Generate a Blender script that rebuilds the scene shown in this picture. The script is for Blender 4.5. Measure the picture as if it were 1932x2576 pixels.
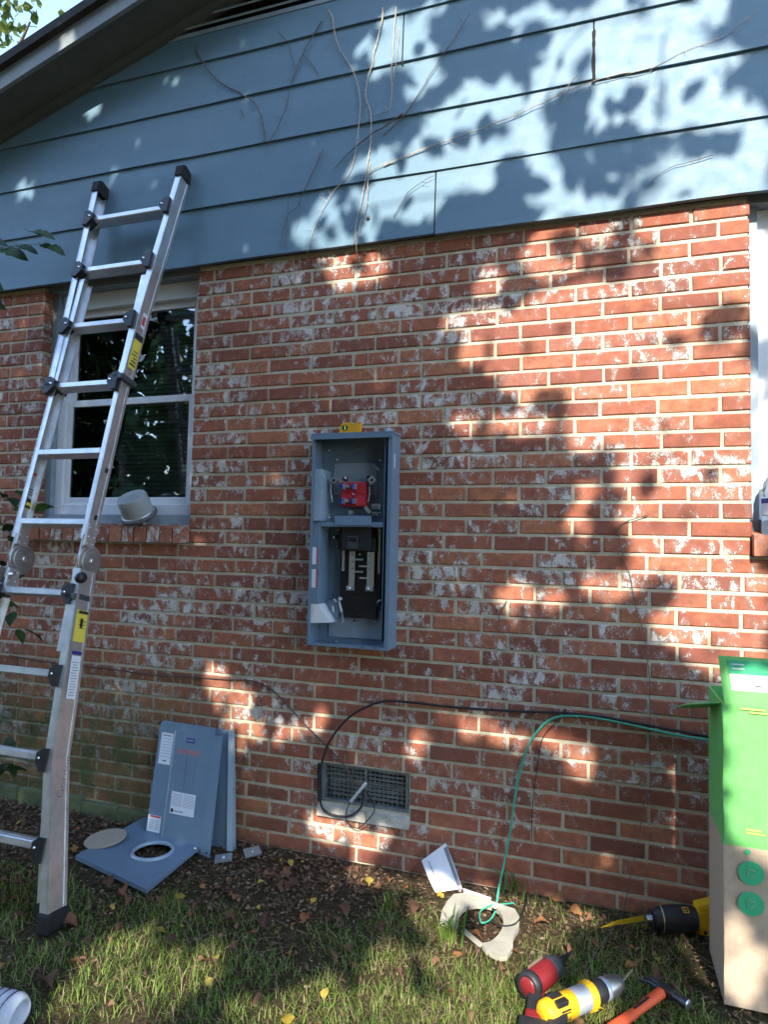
import bpy, bmesh, math, random
from mathutils import Vector, Matrix, Euler, noise

R = math.radians
scene = bpy.context.scene
for o in list(bpy.data.objects):
    bpy.data.objects.remove(o, do_unlink=True)
COL = scene.collection

# ------------------------------------------------------------------ camera
# World: X runs along the house wall, Y goes into the wall (brick face at Y = 0), Z is up, lawn at Z = 0.  Metres.
cam_d = bpy.data.cameras.new('camera')
cam = bpy.data.objects.new('camera', cam_d)
COL.objects.link(cam)
cam_d.sensor_fit = 'HORIZONTAL'
cam_d.sensor_width = 36.0
cam_d.lens = 36.0 * 1650.0 / 1932.0
cam_d.clip_start = 0.05
cam_d.clip_end = 500.0
yaw, pit, rol = 0.32009, 0.05307, 0.02254
r0 = Vector((math.cos(yaw), math.sin(yaw), 0)); f0 = Vector((-math.sin(yaw), math.cos(yaw), 0)); zz = Vector((0, 0, 1))
fw = f0 * math.cos(pit) + zz * math.sin(pit)
up = -f0 * math.sin(pit) + zz * math.cos(pit)
ri, up = r0 * math.cos(rol) + up * math.sin(rol), -r0 * math.sin(rol) + up * math.cos(rol)
EYE = Vector((1.7255, -2.5975, 1.283))
cam.matrix_world = Matrix(((ri.x, up.x, -fw.x, EYE.x), (ri.y, up.y, -fw.y, EYE.y), (ri.z, up.z, -fw.z, EYE.z), (0, 0, 0, 1)))
scene.camera = cam

# ------------------------------------------------------------------ light
SUN_EL, SUN_AZ = R(34), R(11)            # elevation; azimuth off the wall's normal, towards the right
SUN = Vector((math.sin(SUN_AZ) * math.cos(SUN_EL), -math.cos(SUN_AZ) * math.cos(SUN_EL), math.sin(SUN_EL)))
world = bpy.data.worlds.new('World'); scene.world = world; world.use_nodes = True
wn = world.node_tree.nodes; wl = world.node_tree.links
sky = wn.new('ShaderNodeTexSky'); sky.sky_type = 'NISHITA'; sky.sun_disc = False
sky.sun_elevation = SUN_EL; sky.sun_rotation = math.atan2(SUN.x, SUN.y)
sky.altitude = 100; sky.air_density = 1.0; sky.dust_density = 0.6; sky.ozone_density = 1.2
wn['Background'].inputs['Strength'].default_value = 0.15
wl.new(sky.outputs[0], wn['Background'].inputs['Color'])
sun_d = bpy.data.lights.new('sun', 'SUN'); sun = bpy.data.objects.new('sun', sun_d); COL.objects.link(sun)
sun_d.energy = 2.0; sun_d.angle = R(0.53); sun_d.color = (1.0, 0.93, 0.82)
sun.rotation_euler = SUN.to_track_quat('Z', 'Y').to_euler()
sun.location = SUN * 20

vs = scene.view_settings
vs.view_transform = 'Standard'; vs.look = 'None'; vs.exposure = 2.36; vs.gamma = 1.0; vs.use_curve_mapping = False
scene.cycles.max_bounces = 6; scene.cycles.diffuse_bounces = 3; scene.cycles.glossy_bounces = 3
scene.cycles.transmission_bounces = 6; scene.cycles.transparent_max_bounces = 12
scene.cycles.caustics_reflective = False; scene.cycles.caustics_refractive = False
scene.cycles.use_denoising = True
scene.cycles.sample_clamp_indirect = 6.0

# ------------------------------------------------------------------ helpers
MW = {}                                    # world matrix of each thing and part
rnd = random.Random(7)

def thing(name, label, cat, loc=(0, 0, 0), rot=(0, 0, 0), group=None):
    o = bpy.data.objects.new(name, None); COL.objects.link(o); o.empty_display_size = 0.05
    o.location = loc; o.rotation_euler = rot
    MW[o.name] = Matrix.Translation(Vector(loc)) @ Euler(rot).to_matrix().to_4x4()
    return tag(o, label, cat, group)

def tag(o, label, cat, group=None, kind=None):
    if label: o['label'] = label
    if cat: o['category'] = cat
    if group: o['group'] = group
    if kind: o['kind'] = kind
    return o

class MB:
    """collects shapes in world coordinates; build() links them as one mesh object"""
    def __init__(s):
        s.v = []; s.f = []; s.sm = []; s.mi = []; s.m = 0; s.att = None
    def add(s, vs, fs, smooth=False):
        n = len(s.v); s.v += [Vector(v) for v in vs]
        for f in fs:
            s.f.append([n + i for i in f]); s.sm.append(smooth); s.mi.append(s.m)
        return s
    def box(s, lo, hi, M=None, ch=0.0):
        x0, y0, z0 = lo; x1, y1, z1 = hi
        if ch <= 0:
            vs = [(x0, y0, z0), (x1, y0, z0), (x1, y1, z0), (x0, y1, z0), (x0, y0, z1), (x1, y0, z1), (x1, y1, z1), (x0, y1, z1)]
            fs = [(0, 3, 2, 1), (4, 5, 6, 7), (0, 1, 5, 4), (1, 2, 6, 5), (2, 3, 7, 6), (3, 0, 4, 7)]
        else:
            bm = bmesh.new(); bmesh.ops.create_cube(bm, size=1.0)
            for v in bm.verts:
                v.co = Vector(((x0 + x1) / 2 + v.co.x * (x1 - x0), (y0 + y1) / 2 + v.co.y * (y1 - y0), (z0 + z1) / 2 + v.co.z * (z1 - z0)))
            bmesh.ops.bevel(bm, geom=list(bm.edges), offset=min(ch, .45 * min(abs(x1 - x0), abs(y1 - y0), abs(z1 - z0))), segments=2, affect='EDGES', profile=.6)
            bm.verts.index_update()
            vs = [v.co.copy() for v in bm.verts]; fs = [[v.index for v in f.verts] for f in bm.faces]; bm.free()
        if M is not None: vs = [M @ Vector(v) for v in vs]
        return s.add(vs, fs)
    def cbox(s, c, size, rot=(0, 0, 0), ch=0.0):
        h = Vector(size) / 2
        return s.box(-h, h, Matrix.Translation(Vector(c)) @ Euler(rot).to_matrix().to_4x4(), ch)
    def bar(s, a, b, w, d, upv=(0, 0, 1), ch=0.0):
        """box bar from a to b; w across, d along upv"""
        a, b = Vector(a), Vector(b); t = (b - a).normalized(); u = Vector(upv); u = (u - t * u.dot(t)).normalized(); sd = t.cross(u)
        M = Matrix(((sd.x, u.x, t.x, a.x), (sd.y, u.y, t.y, a.y), (sd.z, u.z, t.z, a.z), (0, 0, 0, 1)))
        return s.box((-w / 2, -d / 2, 0), (w / 2, d / 2, (b - a).length), M, ch)
    def tube(s, pts, r, n=8, closed=False, cap=True, taper=None):
        pts = [Vector(p) for p in pts]; m = len(pts); rings = []
        pu = None
        for i, p in enumerate(pts):
            t = (pts[min(i + 1, m - 1)] - pts[max(i - 1, 0)])
            if t.length < 1e-9: t = Vector((0, 0, 1))
            t.normalize()
            if pu is None:
                pu = Vector((0, 0, 1)) if abs(t.z) < .9 else Vector((1, 0, 0))
            pu = (pu - t * pu.dot(t)).normalized(); q = t.cross(pu)
            rr = (r if not callable(r) else r(i / max(1, m - 1)))
            rings.append([p + (pu * math.cos(2 * math.pi * k / n) + q * math.sin(2 * math.pi * k / n)) * rr for k in range(n)])
        vs = [v for ring in rings for v in ring]; fs = []
        for i in range(m - 1):
            for k in range(n):
                fs.append((i * n + k, i * n + (k + 1) % n, (i + 1) * n + (k + 1) % n, (i + 1) * n + k))
        s.add(vs, fs, True)
        if cap:
            s.add(rings[0], [tuple(range(n))[::-1]]); s.add(rings[-1], [tuple(range(n))])
        return s
    def lathe(s, prof, M, n=24, smooth=True, cap=True):
        """prof: (radius, height) list turned about local Z, placed by M"""
        vs = []; fs = []
        for (r, h) in prof:
            vs += [M @ Vector((r * math.cos(2 * math.pi * k / n), r * math.sin(2 * math.pi * k / n), h)) for k in range(n)]
        for i in range(len(prof) - 1):
            for k in range(n):
                fs.append((i * n + k, i * n + (k + 1) % n, (i + 1) * n + (k + 1) % n, (i + 1) * n + k))
        s.add(vs, fs, smooth)
        if cap:
            if prof[0][0] > 1e-5: s.add(vs[:n], [tuple(range(n))[::-1]])
            if prof[-1][0] > 1e-5: s.add(vs[-n:], [tuple(range(n))])
        return s
    def cyl(s, a, b, r, n=16, r2=None, smooth=True):
        a, b = Vector(a), Vector(b)
        M = Matrix.Translation(a) @ (b - a).to_track_quat('Z', 'Y').to_matrix().to_4x4()
        return s.lathe([(r, 0), (r if r2 is None else r2, (b - a).length)], M, n, smooth)
    def prism(s, poly, d):
        """closed polygon (list of points) pushed along vector d"""
        d = Vector(d); p = [Vector(q) for q in poly]; n = len(p)
        return s.add(p + [q + d for q in p], [tuple(range(n))[::-1], tuple(range(n, 2 * n))] + [(i, (i + 1) % n, n + (i + 1) % n, n + i) for i in range(n)])
    def build(s, name, mat, parent=None, origin=None, recalc=True):
        """parent None: the object sits at origin"""
        if parent is not None: M = MW[parent.name]
        else: M = Matrix.Translation(Vector(origin or (0, 0, 0)))
        Mi = M.inverted()
        me = bpy.data.meshes.new(name)
        me.from_pydata([Mi @ v for v in s.v], [], s.f)
        for m in (mat if isinstance(mat, (list, tuple)) else [mat]): me.materials.append(m)
        me.polygons.foreach_set('use_smooth', s.sm); me.polygons.foreach_set('material_index', s.mi)
        if s.att is not None:
            a = me.attributes.new('rnd', 'FLOAT', 'FACE'); a.data.foreach_set('value', s.att)
        if recalc and len(s.f) < 20000:
            bm = bmesh.new(); bm.from_mesh(me); bmesh.ops.recalc_face_normals(bm, faces=bm.faces); bm.to_mesh(me); bm.free()
        me.update()
        o = bpy.data.objects.new(name, me); COL.objects.link(o)
        if parent is not None: o.parent = parent
        else: o.location = M.to_translation()
        MW[o.name] = M
        return o

def text(name, body, size, M, mat, parent, align='CENTER', thin=0.0):
    """flat printed lettering; M places the text plane (X right, Y up) in the world"""
    cu = bpy.data.curves.new(name, 'FONT'); cu.body = body; cu.size = size; cu.align_x = align; cu.align_y = 'CENTER'
    cu.materials.append(mat); cu.resolution_u = 2; cu.offset = thin
    tmp = bpy.data.objects.new(name, cu); COL.objects.link(tmp)
    me = bpy.data.meshes.new_from_object(tmp.evaluated_get(bpy.context.evaluated_depsgraph_get()))
    me.name = name; bpy.data.objects.remove(tmp, do_unlink=True); bpy.data.curves.remove(cu)
    if not me.materials: me.materials.append(mat)
    o = bpy.data.objects.new(name, me); COL.objects.link(o); o.parent = parent
    o.matrix_local = MW[parent.name].inverted() @ M
    return o

def frame(o, x, y, off=0.0):
    """matrix of a plane at o with axes x, y (Z towards the reader)"""
    x = Vector(x).normalized(); y = Vector(y); y = (y - x * y.dot(x)).normalized(); z = x.cross(y); o = Vector(o) + z * off
    return Matrix(((x.x, y.x, z.x, o.x), (x.y, y.y, z.y, o.y), (x.z, y.z, z.z, o.z), (0, 0, 0, 1)))

def smoothpath(pts, n=6):
    """Catmull-Rom through the points"""
    p = [Vector(q) for q in pts]; p = [p[0] * 2 - p[1]] + p + [p[-1] * 2 - p[-2]]; out = []
    for i in range(1, len(p) - 2):
        for k in range(n):
            t = k / n; a, b, c, d = p[i - 1], p[i], p[i + 1], p[i + 2]
            out.append(.5 * ((2 * b) + (c - a) * t + (2 * a - 5 * b + 4 * c - d) * t * t + (3 * b - a - 3 * c + d) * t ** 3))
    out.append(p[-2]); return out

# ------------------------------------------------------------------ materials
MATS = {}
class NT:
    def __init__(s, name):
        s.m = bpy.data.materials.new(name); s.m.use_nodes = True; s.n = s.m.node_tree.nodes; s.l = s.m.node_tree.links
        s.p = s.n['Principled BSDF']; MATS[name] = s.m
    def new(s, t, **kw):
        n = s.n.new('ShaderNode' + t)
        for k, v in kw.items():
            if k.startswith('i_'):
                n.inputs[k[2:].replace('_', ' ')].default_value = v
            else: setattr(n, k, v)
        return n
    def link(s, a, b): s.l.new(a, b)
    def pos(s, sc=(1, 1, 1), obj=False):
        src = s.new('TexCoord').outputs['Object'] if obj else s.new('NewGeometry').outputs['Position']
        mp = s.new('Mapping'); mp.inputs['Scale'].default_value = sc; s.link(src, mp.inputs[0]); return mp.outputs[0]
    def noise(s, vec, scale, detail=4, rough=.6, dist=0.0):
        t = s.new('TexNoise'); t.inputs['Scale'].default_value = scale; t.inputs['Detail'].default_value = detail
        t.inputs['Roughness'].default_value = rough; t.inputs['Distortion'].default_value = dist; s.link(vec, t.inputs['Vector']); return t.outputs['Fac']
    def ramp(s, fac, stops):
        t = s.new('ValToRGB'); e = t.color_ramp.elements
        while len(e) < len(stops): e.new(.5)
        for i, (p, c) in enumerate(stops):
            e[i].position = p; e[i].color = (c[0], c[1], c[2], 1) if isinstance(c, (tuple, list)) else (c, c, c, 1)
        s.link(fac, t.inputs[0]); return t.outputs[0]
    def mix(s, fac, a, b, mode='MIX'):
        t = s.new('Mix', data_type='RGBA', blend_type=mode)
        for sock, v in ((t.inputs[0], fac), (t.inputs[6], a), (t.inputs[7], b)):
            if isinstance(v, (int, float)): sock.default_value = v
            elif isinstance(v, tuple): sock.default_value = (*v, 1) if len(v) == 3 else v
            else: s.link(v, sock)
        return t.outputs[2]
    def math(s, op, a, b=None, clamp=False):
        t = s.new('Math', operation=op, use_clamp=clamp)
        for sock, v in ((t.inputs[0], a), (t.inputs[1], b)):
            if v is None: continue
            if isinstance(v, (int, float)): sock.default_value = v
            else: s.link(v, sock)
        return t.outputs[0]
    def bump(s, h, dist, strength=1.0):
        t = s.new('Bump'); t.inputs['Distance'].default_value = dist; t.inputs['Strength'].default_value = strength
        s.link(h, t.inputs['Height']); s.link(t.outputs[0], s.p.inputs['Normal'])
    def set(s, **kw):
        for k, v in kw.items():
            sock = s.p.inputs[k.replace('_', ' ')]
            if isinstance(v, (int, float)): sock.default_value = v
            elif isinstance(v, tuple): sock.default_value = (*v, 1) if len(v) == 3 else v
            else: s.link(v, sock)
        return s

def plain(name, col, rough=.5, metal=0.0, var=.12, vscale=14.0, bump=0.0, bscale=120.0, **kw):
    """painted / moulded / metal surface with slight uneven tone and grime"""
    t = NT(name); v = t.pos()
    n = t.noise(v, vscale, 5, .62); n2 = t.noise(v, vscale * 7.3, 3, .6)
    f = t.math('ADD', t.math('MULTIPLY', n, .7), t.math('MULTIPLY', n2, .3))
    lo = tuple(c * (1 - var * 1.6) for c in col); hi = tuple(min(1, c * (1 + var)) for c in col)
    t.set(Base_Color=t.ramp(f, [(.3, lo), (.7, hi)]), Metallic=metal, Roughness=t.ramp(n, [(.3, max(.02, rough - (.025 if metal > .1 else .06))), (.75, min(1, rough + (.025 if metal > .1 else .08)))]))
    if bump: t.bump(t.noise(v, bscale, 3, .6), bump)
    t.set(**kw)
    return t.m

def build_materials():
    # brick: fired red body, worn whitewash, moss low on the left
    t = NT('brick'); v = t.pos(); att = t.new('Attribute', attribute_name='rnd').outputs['Fac']
    sep = t.new('SeparateXYZ'); t.link(v, sep.inputs[0])
    off = t.new('CombineXYZ'); t.link(t.math('MULTIPLY', att, 37.0), off.inputs[0]); t.link(t.math('MULTIPLY', att, 91.0), off.inputs[2])
    va = t.new('VectorMath', operation='ADD'); t.link(v, va.inputs[0]); t.link(off.outputs[0], va.inputs[1]); pv = va.outputs[0]
    body = t.ramp(att, [(0, (.33, .10, .058)), (.25, (.48, .165, .092)), (.45, (.25, .085, .058)), (.6, (.43, .142, .085)), (.82, (.57, .225, .112)), (.93, (.30, .105, .075)), (1, (.20, .08, .062))])
    body = t.mix(t.ramp(t.noise(pv, 30, 5, .7), [(.35, .05), (.7, .9)]), body, (.22, .082, .055))
    body = t.mix(t.ramp(t.noise(pv, 9, 3), [(.55, 0), (.8, .6)]), body, (.54, .25, .125))
    fleck = t.noise(pv, 150, 3, .7); body = t.mix(t.ramp(fleck, [(.66, 0), (.74, .75)]), body, (.055, .03, .025))
    # whitewash: worm-like flakes in the hollows of the face, much on some bricks and none on others
    mpv = t.new('Mapping'); mpv.inputs['Scale'].default_value = (1.25, 1, .85); t.link(pv, mpv.inputs[0])
    big = t.noise(mpv.outputs[0], 21, 2, .5, .5); fine = t.noise(mpv.outputs[0], 150, 4, .7, 1.4)
    zone = t.noise(v, 2.3, 3, .55)
    per = t.math('FRACT', t.math('MULTIPLY', att, 17.31))
    amt = t.math('ADD', t.math('MULTIPLY', big, 1.7), t.math('ADD', t.math('MULTIPLY', t.math('POWER', per, 1.3), .30), t.math('MULTIPLY', zone, .95)))
    low = t.ramp(sep.outputs[2], [(.05, .2), (.42, .0)])     # rain splash has washed the lowest courses cleaner
    amt = t.math('SUBTRACT', amt, low)
    amt = t.math('SUBTRACT', amt, t.ramp(t.math('MULTIPLY', sep.outputs[0], .4), [(.42, .0), (.85, .12)]))     # the sunny end has weathered barer
    amt = t.math('ADD', amt, t.math('MULTIPLY', t.math('SUBTRACT', fine, .5), 1.7))
    wm = t.ramp(t.math('MULTIPLY', amt, .5), [(.812, 0), (.845, .95)])
    ww = t.mix(t.noise(v, 60, 3), (.55, .54, .50), (.90, .89, .85))
    colr = t.mix(wm, body, ww)
    film = t.ramp(t.math('ADD', big, t.math('MULTIPLY', per, .22)), [(.57, 0), (.98, .34)])
    colr = t.mix(film, colr, (.50, .35, .28))
    mx = t.math('SUBTRACT', .50, sep.outputs[0]); mz = t.math('SUBTRACT', .80, sep.outputs[2])
    mo = t.math('MULTIPLY', t.math('MULTIPLY', mx, 1.1, True), t.math('MULTIPLY', mz, 2.4, True), True)
    mo = t.math('MULTIPLY', mo, t.ramp(t.noise(v, 9, 5, .7), [(.3, .25), (.6, 1.0)]))
    colr = t.mix(t.math('MULTIPLY', mo, .95), colr, (.066, .088, .03))
    t.set(Base_Color=colr, Roughness=.88, Specular_IOR_Level=.25)
    t.bump(t.math('ADD', t.math('ADD', t.math('MULTIPLY', fine, .6), t.math('MULTIPLY', wm, .7)), t.math('MULTIPLY', fleck, .5)), .0035, .9)
    # mortar
    t = NT('mortar'); v = t.pos(); sep = t.new('SeparateXYZ'); t.link(v, sep.inputs[0])
    c = t.ramp(t.noise(v, 22, 5, .7), [(.25, (.43, .39, .285)), (.75, (.66, .605, .465))])
    c = t.mix(t.ramp(t.noise(v, 190, 3, .7), [(.6, 0), (.72, .6)]), c, (.19, .16, .12))
    mx = t.math('SUBTRACT', .50, sep.outputs[0]); mz = t.math('SUBTRACT', .80, sep.outputs[2])
    mo = t.math('MULTIPLY', t.math('MULTIPLY', mx, 1.1, True), t.math('MULTIPLY', mz, 2.4, True), True)
    mo = t.math('MULTIPLY', mo, t.ramp(t.noise(v, 9, 5, .7), [(.3, .2), (.6, 1.0)]))
    c = t.mix(t.math('MULTIPLY', mo, .85), c, (.07, .095, .038))
    t.set(Base_Color=c, Roughness=.95, Specular_IOR_Level=.1); t.bump(t.noise(v, 130, 4, .75), .004)
    # painted hardboard siding
    t = NT('siding_paint'); v = t.pos((.35, 1, 1.6)); v2 = t.pos()
    c = t.ramp(t.noise(v, 3.2, 5, .6), [(.3, (.118, .212, .285)), (.7, (.152, .258, .338))])
    c = t.mix(t.ramp(t.noise(v2, 38, 4, .75), [(.58, 0), (.76, .5)]), c, (.10, .125, .135))
    c = t.mix(t.ramp(t.noise(t.pos((9, 1, .7)), 7, 4, .7), [(.55, 0), (.85, .35)]), c, (.12, .16, .17))
    c = t.mix(t.ramp(t.noise(v2, 1.1, 4, .6), [(.5, 0), (.8, .25)]), c, (.20, .25, .26))
    t.set(Base_Color=c, Roughness=t.ramp(t.noise(v2, 20, 3), [(.3, .42), (.7, .6)]), Specular_IOR_Level=.4)
    t.bump(t.noise(t.pos((.5, 1, 9)), 60, 4, .7), .0007)
    plain('trim_paint', (.27, .35, .41), .5, var=.15, bump=.0006)
    plain('raw_edge', (.10, .085, .07), .9, var=.3, bump=.002)
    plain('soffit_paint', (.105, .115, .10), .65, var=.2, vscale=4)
    plain('mossy_concrete', (.115, .14, .065), .95, var=.35, vscale=18, bump=.004)
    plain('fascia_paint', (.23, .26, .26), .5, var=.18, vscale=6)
    plain('shingle', (.035, .034, .033), .9, var=.35, vscale=60, bump=.004)
    plain('vinyl_white', (.74, .77, .80), .38, var=.06)
    plain('vent_concrete', (.50, .47, .40), .9, var=.25, vscale=24, bump=.003)
    plain('screen_metal', (.30, .32, .33), .55, .6, var=.25)
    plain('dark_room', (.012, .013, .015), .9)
    plain('blind', (.34, .38, .42), .6, var=.1)
    # glass pane: clear, mirror-like at glancing angles, slightly dusty
    t = NT('pane_glass'); tr = t.new('BsdfTransparent'); tr.inputs[0].default_value = (.78, .84, .86, 1)
    gl = t.new('BsdfGlossy'); gl.inputs['Roughness'].default_value = .012; gl.inputs['Color'].default_value = (1, 1, 1, 1)
    fr = t.new('Fresnel'); fr.inputs[0].default_value = 1.52; ms = t.new('MixShader')
    t.link(fr.outputs[0], ms.inputs[0]); t.link(tr.outputs[0], ms.inputs[1]); t.link(gl.outputs[0], ms.inputs[2])
    bp = t.new('Bump'); bp.inputs['Distance'].default_value = .0004; t.link(t.noise(t.pos(), 4.5, 2), bp.inputs['Height']); t.link(bp.outputs[0], gl.inputs['Normal'])
    t.link(ms.outputs[0], t.n['Material Output'].inputs['Surface'])
    t = NT('clear_plastic'); t.set(Base_Color=(.95, .97, .98), Roughness=.06, IOR=1.42, Transmission_Weight=.94)
    t = NT('meter_glass'); t.set(Base_Color=(.86, .88, .89), Roughness=.10, IOR=1.2, Transmission_Weight=.62)
    plain('dark_gap', (.016, .015, .014), .95)
    # metals and paints
    t = NT('aluminium'); v = t.pos(); st = t.noise(t.pos((60, 60, 1.2)), 6, 4, .7)
    t.set(Base_Color=t.ramp(t.noise(v, 16, 5, .65), [(.3, (.56, .57, .59)), (.7, (.78, .79, .81))]), Metallic=.85, Roughness=t.ramp(st, [(.3, .27), (.7, .46)]))
    t.bump(st, .0004)
    plain('steel_disc', (.42, .41, .40), .42, .8, var=.2)
    plain('black_plastic', (.014, .014, .017), .42, var=.3)
    plain('black_rubber', (.012, .012, .013), .75, var=.3)
    plain('panel_grey', (.155, .228, .31), .36, var=.07, vscale=9, Specular_IOR_Level=.6)
    plain('panel_grey_bright', (.29, .37, .45), .3, .0, var=.05, vscale=5, Specular_IOR_Level=.7)
    plain('tin_plate', (.60, .62, .60), .34, .75, var=.06, vscale=12)
    plain('zinc', (.55, .58, .60), .36, .75, var=.06, vscale=12)
    plain('red_plastic', (.52, .03, .05), .45, var=.1)
    plain('blue_jaw', (.03, .05, .30), .3, .3, var=.2)
    plain('screw_steel', (.75, .76, .76), .25, .9, var=.1)
    plain('sticker_white', (.72, .76, .82), .5, var=.04)
    plain('sticker_red', (.55, .06, .06), .5)
    plain('sticker_yellow', (.72, .62, .08), .5, var=.05)
    plain('sticker_blue', (.02, .03, .22), .5)
    plain('print_black', (.02, .02, .022), .6)
    plain('print_grey', (.22, .24, .27), .6)
    plain('print_orange', (.80, .16, .10), .5)
    plain('pencil', (.16, .16, .17), .7)
    plain('level_yellow', (.78, .36, .02), .45, var=.1)
    plain('vial_green', (.35, .62, .10), .15)
    plain('white_plastic', (.72, .74, .76), .4, var=.05)
    plain('dial_face', (.66, .68, .68), .5, var=.15, vscale=60)
    plain('grey_rubber', (.10, .10, .11), .6)
    # cardboard and print
    t = NT('box_green'); v = t.pos(); t.set(Base_Color=t.ramp(t.noise(v, 30, 4), [(.3, (.14, .46, .12)), (.7, (.17, .53, .15))]), Roughness=.55); t.bump(t.noise(t.pos((1, 1, .1)), 160, 2), .0005)
    t = NT('kraft'); v = t.pos(); t.set(Base_Color=t.ramp(t.noise(v, 45, 5, .7), [(.3, (.42, .315, .225)), (.7, (.51, .395, .285))]), Roughness=.85); t.bump(t.noise(t.pos((1, 1, .1)), 160, 2), .0006)
    plain('kraft_disc', (.40, .335, .25), .9, var=.12, vscale=90)
    plain('print_green', (.05, .44, .20), .6, var=.05)
    plain('print_tan', (.46, .42, .13), .6)
    plain('paper_white', (.80, .80, .84), .65, var=.03)
    plain('paper_grey', (.52, .52, .56), .7, var=.06)
    plain('cloth_white', (.50, .54, .62), .8, var=.06, bump=.001, bscale=300)
    plain('collar_plastic', (.40, .375, .30), .6, var=.16, vscale=20, bump=.001)
    # tools
    plain('tool_yellow', (.80, .44, .015), .42, var=.1)
    plain('tool_black', (.022, .023, .026), .5, var=.3)
    plain('tool_grey', (.075, .085, .095), .42, .3, var=.2)
    plain('tool_red', (.21, .016, .02), .4, var=.15)
    plain('chuck_metal', (.42, .44, .47), .32, .85, var=.2)
    plain('drill_silver', (.55, .60, .68), .35, .5, var=.1)
    plain('hammer_orange', (.74, .10, .03), .55, var=.12)
    plain('hammer_steel', (.09, .09, .10), .4, .8, var=.3)
    plain('saw_paint', (.78, .50, .03), .45, var=.15)
    plain('drill_bit', (.52, .46, .30), .4, .7, var=.2)
    # wires
    plain('cable_black', (.016, .016, .018), .55, var=.3)
    plain('cable_brown', (.10, .055, .04), .6, var=.2)
    plain('cable_green', (.055, .42, .27), .45, var=.12)
    # plants and ground
    def leafmat(name, c0, c1, tr=.3, rough=.55):
        t = NT(name); at = t.new('Attribute', attribute_name='rnd').outputs['Fac']
        oi = t.new('ObjectInfo').outputs['Random']
        f = t.math('FRACT', t.math('ADD', at, oi))
        c = t.mix(f, c0, c1); c = t.mix(t.ramp(t.noise(t.pos(), 70, 4, .7), [(.5, 0), (.8, .45)]), c, tuple(q * .45 for q in c0))
        t.set(Base_Color=c, Roughness=rough, Specular_IOR_Level=.3)
        tl = t.new('BsdfTranslucent'); t.link(c, tl.inputs[0]); ms = t.new('MixShader'); ms.inputs[0].default_value = tr
        t.link(t.p.outputs[0], ms.inputs[1]); t.link(tl.outputs[0], ms.inputs[2]); t.link(ms.outputs[0], t.n['Material Output'].inputs['Surface'])
    leafmat('leaf_green', (.035, .085, .018), (.085, .15, .03))
    leafmat('leaf_dark', (.018, .048, .014), (.04, .085, .022), .2)
    leafmat('leaf_autumn', (.05, .10, .02), (.12, .15, .025), .35)
    leafmat('leaf_litter_brown', (.085, .042, .024), (.22, .11, .06), .1, .8)
    leafmat('leaf_litter_orange', (.25, .10, .035), (.36, .17, .06), .15, .7)
    leafmat('leaf_litter_yellow', (.42, .30, .04), (.52, .38, .08), .2, .6)
    leafmat('grass_blade', (.08, .18, .024), (.34, .42, .10), .42)
    leafmat('dry_blade', (.22, .17, .085), (.42, .34, .19), .25)
    plain('bark', (.11, .085, .06), .95, var=.4, vscale=25, bump=.01, bscale=40)
    plain('vine_tan', (.52, .43, .33), .85, var=.3, vscale=60)
    plain('vine_dark', (.15, .115, .095), .9, var=.3, vscale=60)
    t = NT('soil'); v = t.pos()
    n1 = t.noise(v, 7, 5, .65); n2 = t.noise(v, 55, 5, .75); n3 = t.noise(v, .7, 3)
    c = t.ramp(n2, [(.25, (.035, .023, .015)), (.5, (.09, .058, .036)), (.78, (.19, .13, .085))])
    c = t.mix(t.ramp(n1, [(.5, 0), (.75, .5)]), c, (.10, .06, .035))
    c = t.mix(t.ramp(n3, [(.45, 0), (.65, .55)]), c, (.045, .07, .02))
    t.set(Base_Color=c, Roughness=.97, Specular_IOR_Level=.1); t.bump(t.math('ADD', n2, t.math('MULTIPLY', t.noise(v, 240, 3, .8), .4)), .02)
    t = NT('debris'); at = t.new('Attribute', attribute_name='rnd').outputs['Fac']
    t.set(Base_Color=t.ramp(at, [(0, (.035, .02, .012)), (.4, (.12, .065, .035)), (.75, (.21, .13, .075)), (1, (.30, .23, .15))]), Roughness=.9)
build_materials()
m = MATS

# ================================================================== SETTING: ground
def gz(x, y):
    """height of the lawn"""
    d = max(0.0, -y - .15)
    return (noise.noise(Vector((x * 2.3, y * 2.3, 1.7))) * .012 + noise.noise(Vector((x * 7, y * 7, 4.1))) * .005) * min(1, .25 + d * 1.2) - .012

def build_ground():
    xs = []; x = -160.0
    def axis(lo, hi, step, far):
        a = [lo + i * step for i in range(int((hi - lo) / step) + 1)]
        s = step; b = hi; c = lo; pre = []; post = []
        while b < far: s *= 1.5; b += s; post.append(b)
        s = step
        while c > -far: s *= 1.5; c -= s; pre.append(c)
        return pre[::-1] + a + post
    xs = axis(-1.6, 3.2, .05, 180); ys = axis(-2.2, .1, .05, 180)
    vs = [(x, y, gz(x, y) if abs(x) < 6 and -6 < y < 3 else -.02) for y in ys for x in xs]
    nx = len(xs); fs = [(j * nx + i, j * nx + i + 1, (j + 1) * nx + i + 1, (j + 1) * nx + i) for j in range(len(ys) - 1) for i in range(nx - 1)]
    b = MB(); b.add(vs, fs, True); g = b.build('ground', m['soil'], recalc=False); g['kind'] = 'structure'
    g['label'] = 'bare brown soil and lawn in front of the house'
build_ground()

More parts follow.
